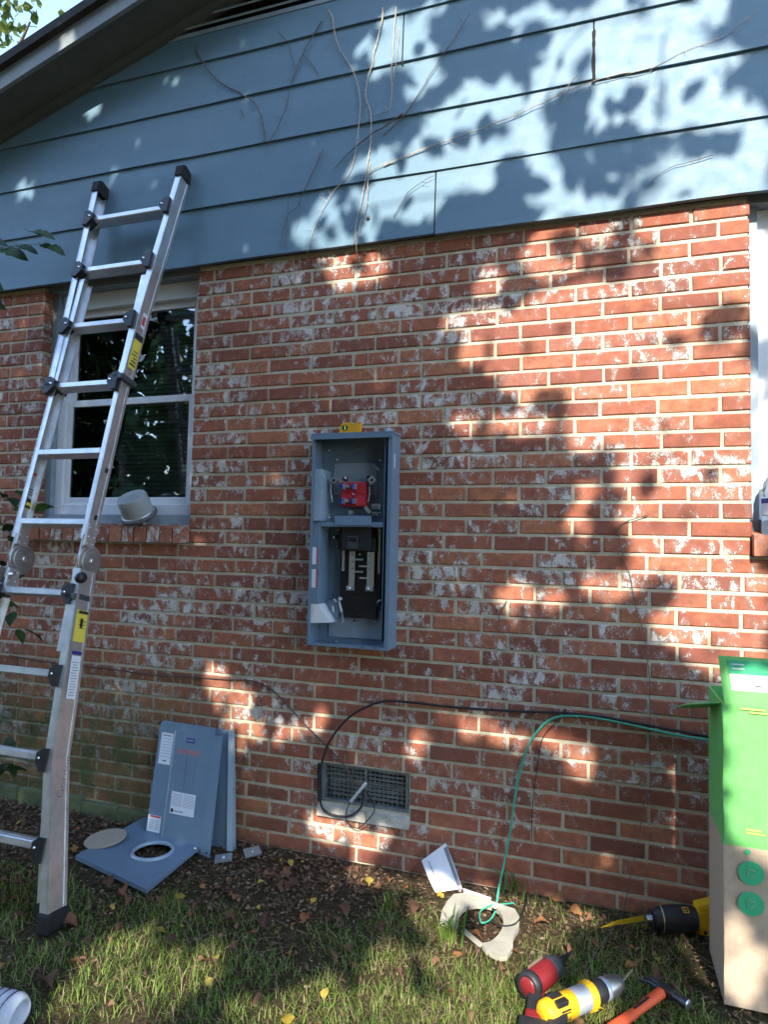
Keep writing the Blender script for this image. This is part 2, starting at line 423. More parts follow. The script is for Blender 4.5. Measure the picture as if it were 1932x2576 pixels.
# ================================================================== HOUSE
house = thing('brick_house', 'red brick house with blue grey lap siding on its gable end', 'house', (0, 0, 0))
CH, BM_ = .06451, .2032                    # course height, brick module
def jz(n): return 1.47 - (n - 17) * CH      # bed joint n, counted down from the siding
XL, XR = -.0846, 2.2297                     # jambs of the wall between the two windows
WL0, WL1, WLB = -1.004, XL, jz(20)          # window on the left: jambs and underside of its brick sill
WR0, WR1, WRB = XR, 3.18, jz(20)
VX0, VX1, VZ0, VZ1 = .607, .998, .212, jz(34)     # opening of the crawl space vent
HX0, HX1 = -3.9, 9.9
TOPZ = jz(0) + .015

def slab(mb, xs, zs, holes, y0, y1):
    for i in range(len(xs) - 1):
        for j in range(len(zs) - 1):
            cx, cz = (xs[i] + xs[i + 1]) / 2, (zs[j] + zs[j + 1]) / 2
            if any(a < cx < b and c < cz < d for a, b, c, d in holes): continue
            mb.box((xs[i], y0, zs[j]), (xs[i + 1], y1, zs[j + 1]))
g = .006
mb = MB()
slab(mb, [HX0, WL0 - g, WL1 + g, VX0, VX1, WR0 - g, WR1 + g, HX1], [-.4, VZ0, VZ1, WLB, TOPZ],
     [(WL0 - g, WL1 + g, WLB, 9), (WR0 - g, WR1 + g, WRB, 9), (VX0, VX1, VZ0, VZ1)], .0045, .16)
wall = mb.build('brick_wall', m['mortar'], house)
wall['label'] = 'red brick wall with worn whitewash and tan mortar joints'

def brick_geo(mb, x0, x1, z0, z1, y0=0.0, y1=.10, rr=None):
    """one brick with soft uneven arrises; appended to mb"""
    j = lambda a: rnd.uniform(-a, a)
    pr_ = j(.0022); c = .0035
    o = [(x0 + j(.0012), z0 + j(.0012)), (x1 + j(.0012), z0 + j(.0012)), (x1 + j(.0012), z1 + j(.0012)), (x0 + j(.0012), z1 + j(.0012))]
    cx, cz = (x0 + x1) / 2, (z0 + z1) / 2
    back = [(p[0], y1, p[1]) for p in o]; mid = [(p[0], y0 + c + pr_, p[1]) for p in o]
    # front outline with two extra points on each long edge, so that the edge is not dead straight
    fr = []
    for k in range(4):
        a, b = o[k], o[(k + 1) % 4]
        ins = lambda p: (p[0] + (c if p[0] < cx else -c), y0 + pr_ + j(.0006), p[1] + (c if p[1] < cz else -c))
        fr.append(ins(a))
        if k in (0, 2):
            for tt in (.33, .68):
                q = (a[0] + (b[0] - a[0]) * tt, a[1] + (b[1] - a[1]) * tt + j(.0011)); fr.append((q[0], y0 + pr_ + j(.001), q[1] + (c if q[1] < cz else -c)))
    vs = back + mid + fr; nb, nm = 4, 4
    F = lambda k: 8 + k % len(fr)
    fs = [(0, 1, 2, 3)] + [(k, (k + 1) % 4, 4 + (k + 1) % 4, 4 + k) for k in range(4)]
    # mid ring (4) to front ring (8): indices 0,1,2,3 | 4,5,6 | 7
    fs += [(4, 5, F(3), F(2), F(1), F(0)), (5, 6, F(4), F(3)), (6, 7, F(7), F(6), F(5), F(4)), (7, 4, F(0), F(7))]
    fs += [tuple(8 + k for k in range(len(fr)))]
    mb.add(vs, fs)
    if mb.att is None: mb.att = []
    mb.att += [rnd.random() if rr is None else rr] * len(fs)

bricks = []
def lay(x0, x1, n0, n1, clip=None):
    """courses n0..n1 (course n lies between joints n-1 and n) from x0 to x1"""
    for n in range(n0, n1 + 1):
        zt, zb = jz(n - 1) - .0058, jz(n) + .0058
        off = 0.0 if n % 2 else BM_ / 2
        if n > 20: off += .062
        off += rnd.uniform(-.006, .006)
        k = math.floor((x0 - off) / BM_); a = x0
        while a < x1 - .012:
            k += 1; b = min(off + k * BM_ + rnd.uniform(-.004, .004), x1)
            if x1 - b < .03: b = x1
            l = a + (.0058 if a > x0 + .001 else 0); r = b - (.0058 if b < x1 - .001 else 0)
            if r - l > .02: bricks.append((l, r, zb, zt))
            a = b
lay(HX0 + .3, WL0, 1, 20); lay(XL, XR, 1, 20); lay(WR1, 5.2, 1, 20)
lay(HX0 + .3, 5.2, 21, 34)
lay(HX0 + .3, VX0 - .004, 35, 37); lay(VX1 + .004, 5.2, 35, 37)
lay(HX0 + .3, 5.2, 38, 41)
def seen(b):
    """is this brick in the picture and not behind the panel, the ladder foot or the box?"""
    c = Vector(((b[0] + b[1]) / 2, 0, (b[2] + b[3]) / 2)); d = c - EYE; z = d.dot(fw)
    u, v = d.dot(ri) / z, d.dot(up) / z
    if abs(u) > .575 or abs(v) > .765 or c.z < .03: return None
    if .58 < c.x < .93 and .87 < c.z < 1.72: return None
    if c.x > 2.1 and c.z < .8: return None
    if VX0 - .02 < b[0] and b[1] < VX1 + .02 and b[2] < VZ1 and b[3] > VZ0 + .03: return None
    return d.length
order = sorted([(seen(b), b) for b in bricks if seen(b) is not None], key=lambda q: q[0])
near = set(id(b) for _, b in order[:296])
rest = MB()
for b in bricks:
    if id(b) in near:
        q = MB(); brick_geo(q, *b); q.build('brick', m['brick'], wall)
    else: brick_geo(rest, *b)
rest_o = rest.build('brick_field', m['brick'], wall); rest_o['kind'] = 'stuff'
# mossy footing ledge along the base on the left
mb = MB()
for i in range(14):
    x = -2.6 + i * .2; mb.box((x, -.022 - rnd.random() * .006, -.2), (x + .2, .004, .058 + rnd.random() * .012 - .045 * max(0, i - 9) / 4), None, .008)
mb.build('footing_ledge', m['mossy_concrete'], house)

# ---- brick window sills (rowlock bricks, tipped outwards)
def brick_sill(x0, x1, zb, name='window_sill'):
    s = MB(); s.box((x0 + .01, -.008, zb + .004), (x1 - .01, .12, zb + .062)); so = s.build(name, m['mortar'], house)
    n = int((x1 - x0) / .0665); w = (x1 - x0) / n
    for i in range(n):
        q = MB(); l, r = x0 + i * w + .004, x0 + (i + 1) * w - .004
        y0 = -.036 + rnd.uniform(-.003, .003)
        vs = [(l, y0, zb), (r, y0, zb), (r, .11, zb + .02), (l, .11, zb + .02), (l, y0 + .003, zb + .072), (r, y0 + .003, zb + .072), (r, .11, zb + .098), (l, .11, zb + .098)]
        q.add(vs, [(0, 3, 2, 1), (4, 5, 6, 7), (0, 1, 5, 4), (1, 2, 6, 5), (2, 3, 7, 6), (3, 0, 4, 7)]); q.att = [rnd.random()] * 6
        q.build('brick', m['brick'], so)
    return so
brick_sill(WL0 - .07, WL1 + .006, WLB + .004)
brick_sill(WR0 - .004, WR1 + .07, WRB + .004)

# ---- windows
def window(x0, x1, zb, label):
    """vinyl double hung window set back in the brick opening"""
    zt = TOPZ - .02; w = MB()
    yf = .085                                                  # outer face of the vinyl frame
    fz0 = zb + .135; fx0 = x0 + .036; fx1 = x1 - .012
    fw_ = .052
    w.box((fx0, yf, fz0), (fx0 + fw_, yf + .075, zt), None, .004); w.box((fx1 - fw_, yf, fz0), (fx1, yf + .075, zt), None, .004)
    w.box((fx0 + fw_, yf, zt - .085), (fx1 - fw_, yf + .075, zt), None, .004); w.box((fx0 + fw_, yf, fz0), (fx1 - fw_, yf + .075, fz0 + .055), None, .004)
    wo = w.build('window', m['vinyl_white'], house); wo['label'] = label
    t = MB(); t.box((x0 - .003, .06, zb + .09), (fx0, .14, zt)); t.box((fx0, .045, zb + .085), (x1 + .004, .14, fz0 - .001)); t.box((fx1 + .001, .07, fz0), (x1 + .004, .14, zt))
    t.build('painted_casing', m['trim_paint'], wo)
    ix0, ix1 = fx0 + fw_, fx1 - fw_; iz0, iz1 = fz0 + .055, zt - .085; zm = (iz0 + iz1) / 2 + .015
    for nm, a, b, yy in (('upper_sash', zm - .017, iz1, yf + .03), ('lower_sash', iz0, zm + .017, yf + .012)):
        s = MB(); q = .03
        s.box((ix0 - .004, yy, a), (ix0 + q, yy + .022, b), None, .003); s.box((ix1 - q, yy, a), (ix1 + .004, yy + .022, b), None, .003)
        s.box((ix0 + q, yy, b - .034), (ix1 - q, yy + .022, b), None, .003); s.box((ix0 + q, yy, a), (ix1 - q, yy + .022, a + .034), None, .003)
        s.build('sash', m['vinyl_white'], wo)
        p = MB(); p.box((ix0 + q, yy + .010, a + .034), (ix1 - q, yy + .0135, b - .034)); p.build('pane', m['pane_glass'], wo)
    bl = MB(); n = 44
    for i in range(n):
        z = iz0 + .02 + (iz1 - iz0 - .04) * i / (n - 1)
        bl.box((ix0 + .01, yf + .105, z - .0105), (ix1 - .01, yf + .1062, z + .0105), Matrix.Translation((0, yf + .105, z)) @ Matrix.Rotation(R(-24), 4, 'X') @ Matrix.Translation((0, -yf - .105, -z)))
    bl.build('blind', m['blind'], wo)
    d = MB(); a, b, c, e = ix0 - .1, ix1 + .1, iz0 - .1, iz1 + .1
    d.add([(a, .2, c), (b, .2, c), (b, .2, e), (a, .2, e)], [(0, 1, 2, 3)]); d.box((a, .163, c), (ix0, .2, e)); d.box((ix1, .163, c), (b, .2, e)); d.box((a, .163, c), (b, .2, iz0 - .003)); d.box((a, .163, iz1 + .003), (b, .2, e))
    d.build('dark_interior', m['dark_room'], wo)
    return wo
window(WL0, WL1, WLB, 'white double hung window behind the ladder')
window(WR0, WR1, WRB, 'white window cut off at the right edge of the picture')
# lintel and header above the windows, in the shade of the siding
for (a, c) in ((WL0, WL1), (WR0, WR1)):
    mb = MB(); mb.box((a - .05, .03, TOPZ - .019), (c + .05, .2, TOPZ + .12)); mb.build('window_header', m['trim_paint'], house)

# ---- lap siding
RAKE0, RAKES = 3.84, .32                                        # underside of the soffit on the wall: z = RAKE0 + RAKES x
LAPS = [2.575, 2.845, 3.105, 3.345, 3.562, 3.705]
def rake_x(z): return (z - RAKE0 - .035) / RAKES
def board(x0, x1, zb, zt, sag=0.0, cut=True, warp=.005):
    b = MB(); n = max(3, int((x1 - x0) / .16)); top = []; bot = []; th = .021
    yb, yt = -.0185, -.0075
    cols = []
    for i in range(n + 1):
        f = i / n; xa = x0 + (x1 - x0) * f; xb = xa; xt = xa
        if cut and i == 0:
            xb = max(x0, rake_x(zb)); xt = max(x0, rake_x(zt))
        wv = noise.noise(Vector((xa * 1.7, zb * 3, 0))) * warp; ws = noise.noise(Vector((xa * 2.1, zb * 5, 9))) * .004
        cols.append([(xb, yb + wv - th, zb + ws - sag * (1 - f) ** 3), (xb, yb + wv, zb + ws - sag * (1 - f) ** 3), (xt, yt, zt + .022), (xt, yt - th, zt + .022)])
    vs = [p for c in cols for p in c]; fs = []
    for i in range(n):
        for k in range(4):
            fs.append((4 * i + k, 4 * i + (k + 1) % 4, 4 * i + 4 + (k + 1) % 4, 4 * i + 4 + k))
    fs += [(0, 1, 2, 3), tuple(4 * n + k for k in (3, 2, 1, 0))]
    b.add(vs, fs); return b.build('siding_board', m['siding_paint'], house)
JOINTS = {0: [1.068], 1: [4.3], 2: [1.69], 3: [.914, 4.1], 4: [3.0]}
for i in range(5):
    zb, zt = LAPS[i], LAPS[i + 1]; xs = [max(HX0, rake_x(zb) - .02) if i else HX0] + JOINTS[i] + [HX1 - .6 - i * .8]
    for k in range(len(xs) - 1):
        board(xs[k] + (.003 if k else 0), xs[k + 1] - (.003 if k < len(xs) - 2 else 0), zb, zt, sag=(.004 if k and i in (0, 2) else 0.0))
# sheathing behind the boards, near-black strips painted as the shaded gaps at butt joints
mb = MB(); mb.prism([(HX0, -.012, 2.60), (HX1, -.012, 2.60), (HX1 - 6.9, -.012, RAKE0 + RAKES * 3.0)], (0, .17, 0)); mb.build('sheathing', m['dark_gap'], house)
for (x, zb, zt) in ((1.068, 2.575, 2.845), (1.69, 3.105, 3.345), (.914, 3.345, 3.562)):
    b = MB(); pts = []
    n = 14
    for i in range(n + 1):
        z = zb - .012 + (zt - zb) * i / n; y = -.0403 + .0105 * i / n
        wd = .0042 + .009 * abs(noise.noise(Vector((x, z * 30, 3))))
        sx = noise.noise(Vector((x * 3, z * 14, 0))) * .003
        pts.append(((x - wd + sx, y, z), (x + wd + sx, y, z)))
    b.add([p for q in pts for p in q], [(2 * i, 2 * i + 1, 2 * i + 3, 2 * i + 2) for i in range(n)]); b.build('split_seam', m['dark_gap'], house, recalc=False)

# ---- gable vent at the top of the siding, its louvres following the pitch of the roof
gv = MB(); gv.box((-.62, -.034, LAPS[5] - .002), (6.6, .0, LAPS[5] + .018)); vent_o = gv.build('gable_vent', m['trim_paint'], house)
for i in range(5):
    z = LAPS[5] + .036 + i * .048; x0 = rake_x(z) + .05
    s = MB(); n = 1; s.add([(x0, -.048, z), (6.4, -.048, z), (6.4, -.012, z + .036), (x0, -.012, z + .036), (x0, -.044, z - .007), (6.4, -.044, z - .007), (6.4, -.008, z + .029), (x0, -.008, z + .029)],
          [(0, 1, 2, 3), (4, 7, 6, 5), (0, 4, 5, 1), (1, 5, 6, 2), (2, 6, 7, 3), (3, 7, 4, 0)]); s.build('louvre', m['trim_paint'], vent_o)
# ---- soffit, fascia and roof along the rake
OH = .235
def rake_prism(name, y0, y1, d0, d1, mat, right=True):
    b = MB(); X0, X1 = HX0 - .3, 3.0
    P = lambda x, d: (x, y0, RAKE0 + RAKES * x + d)
    b.prism([P(X0, d0), P(X1, d0), P(X1, d1), P(X0, d1)], (0, y1 - y0, 0))
    Q = lambda x, d: (x, y0, RAKE0 + RAKES * (6.0 - x) + d)
    b.prism([Q(X1, d0), Q(HX1 + .3, d0), Q(HX1 + .3, d1), Q(X1, d1)], (0, y1 - y0, 0))
    return b.build(name, mat, house)
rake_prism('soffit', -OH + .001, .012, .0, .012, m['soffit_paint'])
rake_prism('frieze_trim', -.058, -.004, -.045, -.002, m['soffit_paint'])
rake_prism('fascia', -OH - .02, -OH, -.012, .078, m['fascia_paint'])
rake_prism('roof', -OH - .05, 7.0, .079, .125, m['shingle'])
rake_prism('roof_deck', -OH + .002, 7.0, .014, .077, m['dark_room'])
# the rest of the house behind, so that nothing shines through
mb = MB(); mb.box((HX0, .165, -.3), (HX0 + .15, 6.9, 2.55)); mb.box((HX1 - .15, .165, -.3), (HX1, 6.9, 2.55)); mb.box((HX0, 6.9, -.3), (HX1, 7.0, 2.55)); mb.build('far_walls', m['mortar'], house)

# ---- crawl space vent
cv = MB(); cv.box((VX0 + .001, .012, VZ0), (VX0 + .018, .06, VZ1 - .001)); cv.box((VX1 - .018, .012, VZ0), (VX1 - .001, .06, VZ1 - .001)); cv.box((VX0 + .018, .012, VZ1 - .012), (VX1 - .018, .06, VZ1 - .001)); cv.box((VX0 + .018, .012, VZ0), (VX1 - .018, .06, VZ0 + .012)); cv.box(((VX0 + VX1) / 2 - .004, .02, VZ0 + .012), ((VX0 + VX1) / 2 + .004, .04, VZ1 - .012))
cvo = cv.build('crawl_space_vent', m['screen_metal'], house); cvo['label'] = 'screened crawl space vent low in the brick wall'
s = MB()
for i in range(1, 18): x = VX0 + .018 + (VX1 - VX0 - .036) * i / 18; s.box((x - .0016, .026, VZ0 + .012), (x + .0016, .029, VZ1 - .012))
for i in range(1, 7): z = VZ0 + .012 + (VZ1 - VZ0 - .024) * i / 7; s.box((VX0 + .018, .0235, z - .0016), (VX1 - .018, .0262, z + .0016))
s.build('wire_screen', m['screen_metal'], cvo)
s = MB(); s.box((VX0, .10, VZ0), (VX1, .12, VZ1)); s.build('dark_crawl_space', m['dark_room'], cvo)
s = MB()
for i in range(8): z = VZ0 + .02 + i * .016; s.box((VX0 + .03, .045, z), (VX1 - .03, .047, z + .011))
s.build('damper', m['screen_metal'], cvo)
s = MB()
for (a, b) in ((VX0 - .004, .82), (.823, VX1 + .004)):
    s.prism([(a, .05, VZ0 + .002), (a, -.012, VZ0 - .012), (a, -.018, VZ0 - .052), (a, .05, VZ0 - .058)], (b - a, 0, 0))
s.build('concrete_sill', m['vent_concrete'], cvo)

# ================================================================== LADDER
def build_ladder():
    L = thing('folding_ladder', 'aluminium multi-position ladder leaning against the siding in front of the window', 'ladder', (-.37, -.81, 0))
    def P(x, z, n=0.0):
        """point on the ladder's plane at height z; n = out of the plane, towards the yard"""
        k = .75 / 3.02; y = -.81 + k * z
        nv = Vector((0, -1, k)).normalized(); return Vector((x, y, z)) + nv * n
    T = Vector((0, .75, 3.02)).normalized(); N = Vector((0, -3.02, .75)).normalized()
    def channel(pts, side, w, d, n0):
        """C-channel rail: web on the outer side, flanges turned inwards"""
        b = MB(); t = .0032
        for (a, c) in zip(pts[:-1], pts[1:]):
            A, C = P(a[0], a[1], n0), P(c[0], c[1], n0)
            X = Vector((side, 0, 0))
            def strip(x0, x1, m0, m1):
                vs = [A + X * x0 + N * m0, A + X * x1 + N * m0, A + X * x1 + N * m1, A + X * x0 + N * m1]
                vs += [v - A + C for v in vs]
                b.add(vs, [(0, 3, 2, 1), (4, 5, 6, 7), (0, 1, 5, 4), (1, 2, 6, 5), (2, 3, 7, 6), (3, 0, 4, 7)])
            strip(w - t, w, -d / 2, d / 2)                       # web
            strip(0, w, d / 2 - t, d / 2); strip(0, w, -d / 2, -d / 2 + t)   # flanges
            strip(w, w + .0025, d / 2 - .012, d / 2 + .001); strip(w, w + .0025, -d / 2 - .001, -d / 2 + .012)   # rolled lips
        return b
    hiR = [(-.155, 3.0), (-.21, 2.30), (-.225, 1.96)]; hiL = [(-.605, 3.0), (-.575, 2.30), (-.565, 1.94)]
    inR = [(-.225, 2.46), (-.222, 1.285)]; inL = [(-.545, 2.48), (-.548, 1.285)]
    loR = [(-.208, 1.165), (-.14, .50), (-.012, .03)]; loL = [(-.575, 1.165), (-.66, .50), (-.76, .03)]
    il_R = [(-.215, 1.10), (-.205, .86)]; il_L = [(-.555, 1.10), (-.565, .86)]
    rails = [(hiR, 1, .028, .064, 0), (hiL, -1, .028, .064, 0), (inR, 1, .022, .056, .0), (inL, -1, .022, .056, .0), (loR, 1, .034, .082, .0), (loL, -1, .034, .082, .0)]
    for (p, s, w, d, n) in rails:
        channel(p, s, w, d, n).build('rail', m['aluminium'], L)
    # inner stubs below the hinge and the splayed inner legs behind the outer ones
    for (p, s) in ((il_R, 1), (il_L, -1)): channel(p, s, .022, .064, .0).build('rail', m['aluminium'], L)
    for (p, s) in (([(-.205, .52), (-.085, .035)], 1), ([(-.6, .52), (-.69, .035)], -1)): channel(p, s, .024, .06, -.05).build('inner_leg', m['aluminium'], L)
    def rung(xa, xb, z, wide=.036, dz=0.0):
        b = MB(); A, B = P(xa, z), P(xb, z + dz); X = (B - A).normalized(); Np = N; U = X.cross(Np).normalized()
        prof = [(-.036, -.010), (-.030, -.014), (.030, -.014), (.036, -.010), (.036, .010), (.030, .014), (.012, .014), (.011, .011), (.004, .011), (.003, .014), (-.004, .014), (-.012, .011), (-.030, .014), (-.036, .010)]
        pts = [A + Np * (q[0] * .8) - U * (q[1]) for q in prof]
        n = len(pts); b.add(pts + [q - A + B for q in pts], [tuple(range(n)), tuple(range(n, 2 * n))[::-1]] + [(i, (i + 1) % n, n + (i + 1) % n, n + i) for i in range(n)])
        return b.build('rung', m['aluminium'], L)
    RZ = [(-.61, -.165, 2.81), (-.59, -.195, 2.53), (-.58, -.215, 2.24), (-.575, -.222, 1.95), (-.545, -.225, 1.645), (-.548, -.222, 1.35), (-.585, -.198, 1.073), (-.62, -.168, .78), (-.66, -.138, .50), (-.715, -.07, .23)]
    for i, (a, b, z) in enumerate(RZ):
        ro = rung(a, b, z)
        if i in (4, 5): continue
        for s, x in ((-1, a), (1, b)):                            # black rung brackets with a bright rivet
            q = MB(); c = P(x - s * .004, z, .016)
            M = Matrix.Translation(c) @ Matrix(((1, 0, 0, 0), (0, N.y, T.y, 0), (0, N.z, T.z, 0), (0, 0, 0, 1)))
            hw = .024
            poly = [(-s * .030, -.012), (-s * .030, .016), (-s * .006, .034), (s * .020, .034), (s * .020, -.044), (-s * .004, -.044)]
            q.prism([M @ Vector((u, -.012, v)) for u, v in poly], N * .045)
            bo = q.build('rung_bracket', m['black_plastic'], L)
            q = MB(); cc = P(x - s * .019, z, .051); q.cyl(cc, cc + N * .004, .0058, 10, .003); q.build('rivet', m['screw_steel'], bo)
    # collars where the sliding sections overlap
    for (x, z, s) in ((-.225, 1.965, 1), (-.563, 1.945, -1), (-.205, 1.06, 1), (-.58, 1.06, -1)):
        q = MB(); c = P(x + s * .017, z); q.cbox(c, (.052, .098, .026), (-math.atan2(.75, 3.02), 0, 0), .006); q.build('collar', m['tool_grey'], L)
    # hinges
    for s, x in ((1, -.212), (-1, -.556)):
        z = 1.205; c = P(x, z, -.026 if True else 0)
        q = MB()
        for k, (r, off, hh) in enumerate(((.063, .0, .007), (.05, .008, .006))):
            q.lathe([(r, 0), (r, hh), (r - .004, hh + .0015), (r * .72, hh + .0015), (r * .70, hh + .004), (.018, hh + .004), (.0, hh + .004)], Matrix.Translation(c + Vector((.008 * k + .006, 0, 0))) @ Matrix.Rotation(R(90), 4, 'Y'), 28, False)
        ho = q.build('hinge_disc', m['steel_disc'], L)
        q = MB(); q.lathe([(.013, 0), (.013, .006), (.009, .008), (0, .008)], Matrix.Translation(c + Vector((.022, 0, 0))) @ Matrix.Rotation(R(90), 4, 'Y'), 16); q.build('hinge_rivet', m['screw_steel'], ho)
        q = MB()                                                   # steel arms gripping the two rails
        q.bar(P(x + .004, 1.30), P(x + .004, 1.12), .010, .058, N, .002); q.build('hinge_arm', m['steel_disc'], L)
        for zz_ in (1.30, 1.115):
            q = MB(); A, B = P(x + s * .0 + .012, zz_ - .045), P(x + .012, zz_ + .045); q.bar(A, B, .012, .056, N, .003); po = q.build('rivet_plate', m['aluminium'], L)
            for (dn, dz) in ((.016, .028), (-.016, .03), (.016, -.006), (-.016, -.004), (.014, -.034), (-.014, -.032)):
                q = MB(); cc = P(x + .017, zz_ + dz, dn); q.lathe([(.0042, 0), (.0038, .002), (0, .003)], Matrix.Translation(cc) @ Matrix.Rotation(R(90), 4, 'Y'), 8); q.build('rivet', m['screw_steel'], po)
        q = MB(); c2 = P(x + .02, 1.135, .02); q.cyl(c2, c2 + Vector((.024, -.004, 0)), .008, 12); q.build('lock_pin', m['screw_steel'], L)
        if s > 0:
            q = MB(); q.lathe([(.010, 0), (.019, .004), (.021, .012), (.021, .028), (.017, .034), (0, .036)], Matrix.Translation(c2 + Vector((.012, -.012, -.004))) @ Matrix.Rotation(R(80), 4, 'Y') @ Matrix.Rotation(R(25), 4, 'X'), 18); q.build('lock_knob', m['black_plastic'], L)
    # caps at the top and rubber feet
    for s, (x, z) in ((1, hiR[0]), (-1, hiL[0])):
        q = MB(); c = P(x + s * .014, z + .004)
        poly = [(-.040, -.036), (.036, -.036), (.039, .0), (.025, .024), (-.018, .032), (-.040, .016)]   # (normal, along)
        for sx in (-1,):
            q.prism([c + Vector((-.018, 0, 0)) - N * a + T * b for a, b in poly], (.036, 0, 0))
        q.build('end_cap', m['black_rubber'], L)
    for s, (x, z) in ((1, loR[-1]), (-1, loL[-1]), (1, (-.085, .035)), (-1, (-.69, .035))):
        q = MB(); big = abs(x) < .05 or x < -.7
        c = P(x + s * .017, z, 0 if big else -.05); q.cbox(c + Vector((0, 0, -.004)), (.05 if big else .036, .098 if big else .07, .062), (-.12, 0, 0), .008); q.build('foot', m['black_rubber'], L)
    # stickers and writing on the rails
    def sticker(name, x, z0, z1, d0, d1, mat, lift=.0006):
        q = MB(); a = [P(x + lift, z0, d0), P(x + lift, z0, d1), P(x + lift, z1, d1), P(x + lift, z1, d0)]; q.prism(a, (.0004, 0, 0)); return q.build(name, mat, L)
    def xr(tab, z, w):
        for (a, b) in zip(tab[:-1], tab[1:]):
            if b[1] <= z <= a[1]: return a[0] + (b[0] - a[0]) * (a[1] - z) / (a[1] - b[1]) + w
        return tab[-1][0] + w
    up_ = T
    def lay_text(x, z, d, body, size, mat, parent, vertical=True):
        o = P(x, z, d)
        M_ = frame(o, T, -(-N), .0012) if vertical else frame(o, -N, T, .0012)
        if vertical: M_ = frame(o, T, N, .0014)
        text('lettering', body, size, M_, mat, parent, thin=-.0011)
    # right rail, outer face; each sticker follows the rail
    def rail_sticker(tab, w, z0, z1, d0, d1, mat, name='sticker'):
        q = MB(); xa, xb = xr(tab, z0, w) + .003, xr(tab, z1, w) + .003
        a = [P(xa, z0, d0), P(xa, z0, d1), P(xb, z1, d1), P(xb, z1, d0)]; q.prism(a, (.0005, 0, 0)); return q.build(name, mat, L), (xa + xb) / 2 + .001
    so, x = rail_sticker(hiR, .028, 2.02, 2.15, -.024, .024, m['sticker_yellow']); q = MB()
    for k in range(7): zz_ = 2.035 + k * .015; q.prism([P(x, zz_, -.018), P(x, zz_, .018 - .006 * (k % 3)), P(x, zz_ + .005, .018 - .006 * (k % 3)), P(x, zz_ + .005, -.018)], (.0004, 0, 0))
    q.build('print', m['print_black'], so)
    so, x = rail_sticker(hiR, .028, 2.152, 2.178, -.024, .024, m['print_black'])
    so, x = rail_sticker(hiR, .028, 2.21, 2.28, -.016, .012, m['sticker_white']); q = MB(); q.prism([P(x, 2.225, -.01), P(x, 2.225, .008), P(x, 2.265, .008), P(x, 2.265, -.01)], (.0004, 0, 0)); q.build('print', m['sticker_red'], so)
    so, x = rail_sticker(loR, .034, .90, 1.015, -.03, .03, m['sticker_yellow']); q = MB()
    q.prism([P(x, 1.002, -.024), P(x, 1.002, .024), P(x, 1.012, .024), P(x, 1.012, -.024)], (.0004, 0, 0))
    for k in range(6):
        q.bar(P(x, .925 + .004 * k, -.012 + .003 * k), P(x, .985, -.004 + .002 * k), .001, .0016, N)
        q.prism([P(x, .908 + k * .013, -.022), P(x, .908 + k * .013, .012), P(x, .911 + k * .013, .012), P(x, .911 + k * .013, -.022)], (.0004, 0, 0))
    q.build('print', m['print_black'], so)
    so, x = rail_sticker(loR, .034, .855, .866, -.026, .022, m['sticker_blue'])
    so, x = rail_sticker(loR, .034, .70, .85, -.024, .022, m['sticker_white']); q = MB()
    for k in range(13): zz_ = .712 + k * .0095; xk = xr(loR, zz_, .034) + .0042; q.prism([P(xk, zz_, -.018 + .003 * (k % 3)), P(xk, zz_, .016 - .004 * (k % 2)), P(xk, zz_ + .0024, .016 - .004 * (k % 2)), P(xk, zz_ + .0024, -.018 + .003 * (k % 3))], (.0004, 0, 0))
    q.build('print', m['print_grey'], so)
    lay_text(xr(loR, .40, .034) + .0046, .40, .0, 'Elkin Gordon', .044, m['pencil'], L)
    # left rail, inner face (turned to the yard on the right)
    def in_sticker(x, z0, z1, mat, d0=-.022, d1=.022):
        return sticker('sticker', x + .0006, z0, z1, d0, d1, mat)
    so = in_sticker(-.568, 1.41, 1.505, m['sticker_yellow']); q = MB(); x = -.5666
    q.prism([P(x, 1.437, -.016), P(x, 1.437, .004), P(x, 1.430, .004), P(x, 1.445, .019), P(x, 1.460, .004), P(x, 1.453, .004), P(x, 1.453, -.016)], (.0005, 0, 0))
    q.prism([P(x, 1.413, -.019), P(x, 1.413, .019), P(x, 1.424, .019), P(x, 1.424, -.019)], (.0005, 0, 0))
    for k in range(3): q.prism([P(x, 1.468 + .011 * k, -.014), P(x, 1.468 + .011 * k, .014), P(x, 1.472 + .011 * k, .014), P(x, 1.472 + .011 * k, -.014)], (.0005, 0, 0))
    q.build('print', m['print_black'], so)
    so = in_sticker(-.568, 1.545, 1.62, m['sticker_white'], -.016, .016); q = MB(); q.prism([P(x, 1.55, -.012), P(x, 1.55, .012), P(x, 1.566, .012), P(x, 1.566, -.012)], (.0005, 0, 0)); q.build('print', m['sticker_red'], so)
    q = MB(); q.prism([P(x, 1.59, -.005), P(x, 1.59, .005), P(x, 1.604, .005), P(x, 1.612, .0), P(x, 1.604, -.005)], (.0005, 0, 0)); q.build('print', m['print_black'], so)
    xl = xr(loL, .94, 0) - .03
    so = in_sticker(xl, .92, 1.01, m['sticker_yellow']); q = MB(); x = xl + .0018
    q.prism([P(x, .975, -.014), P(x, .975, .004), P(x, .968, .004), P(x, .98, .018), P(x, .992, .004), P(x, .985, .004), P(x, .985, -.014)], (.0005, 0, 0)); q.prism([P(x, .998, -.018), P(x, .998, .018), P(x, 1.006, .018), P(x, 1.006, -.018)], (.0005, 0, 0)); q.build('print', m['print_black'], so)
    # lower right inner arrow decal, small square lock holes in the right rail
    for z in (1.57, 1.375):
        q = MB(); c = P(-.1975, z, -.004); q.cbox(c, (.002, .014, .020), (-.24, 0, 0)); q.build('lock_hole', m['print_black'], L)
    return L
build_ladder()

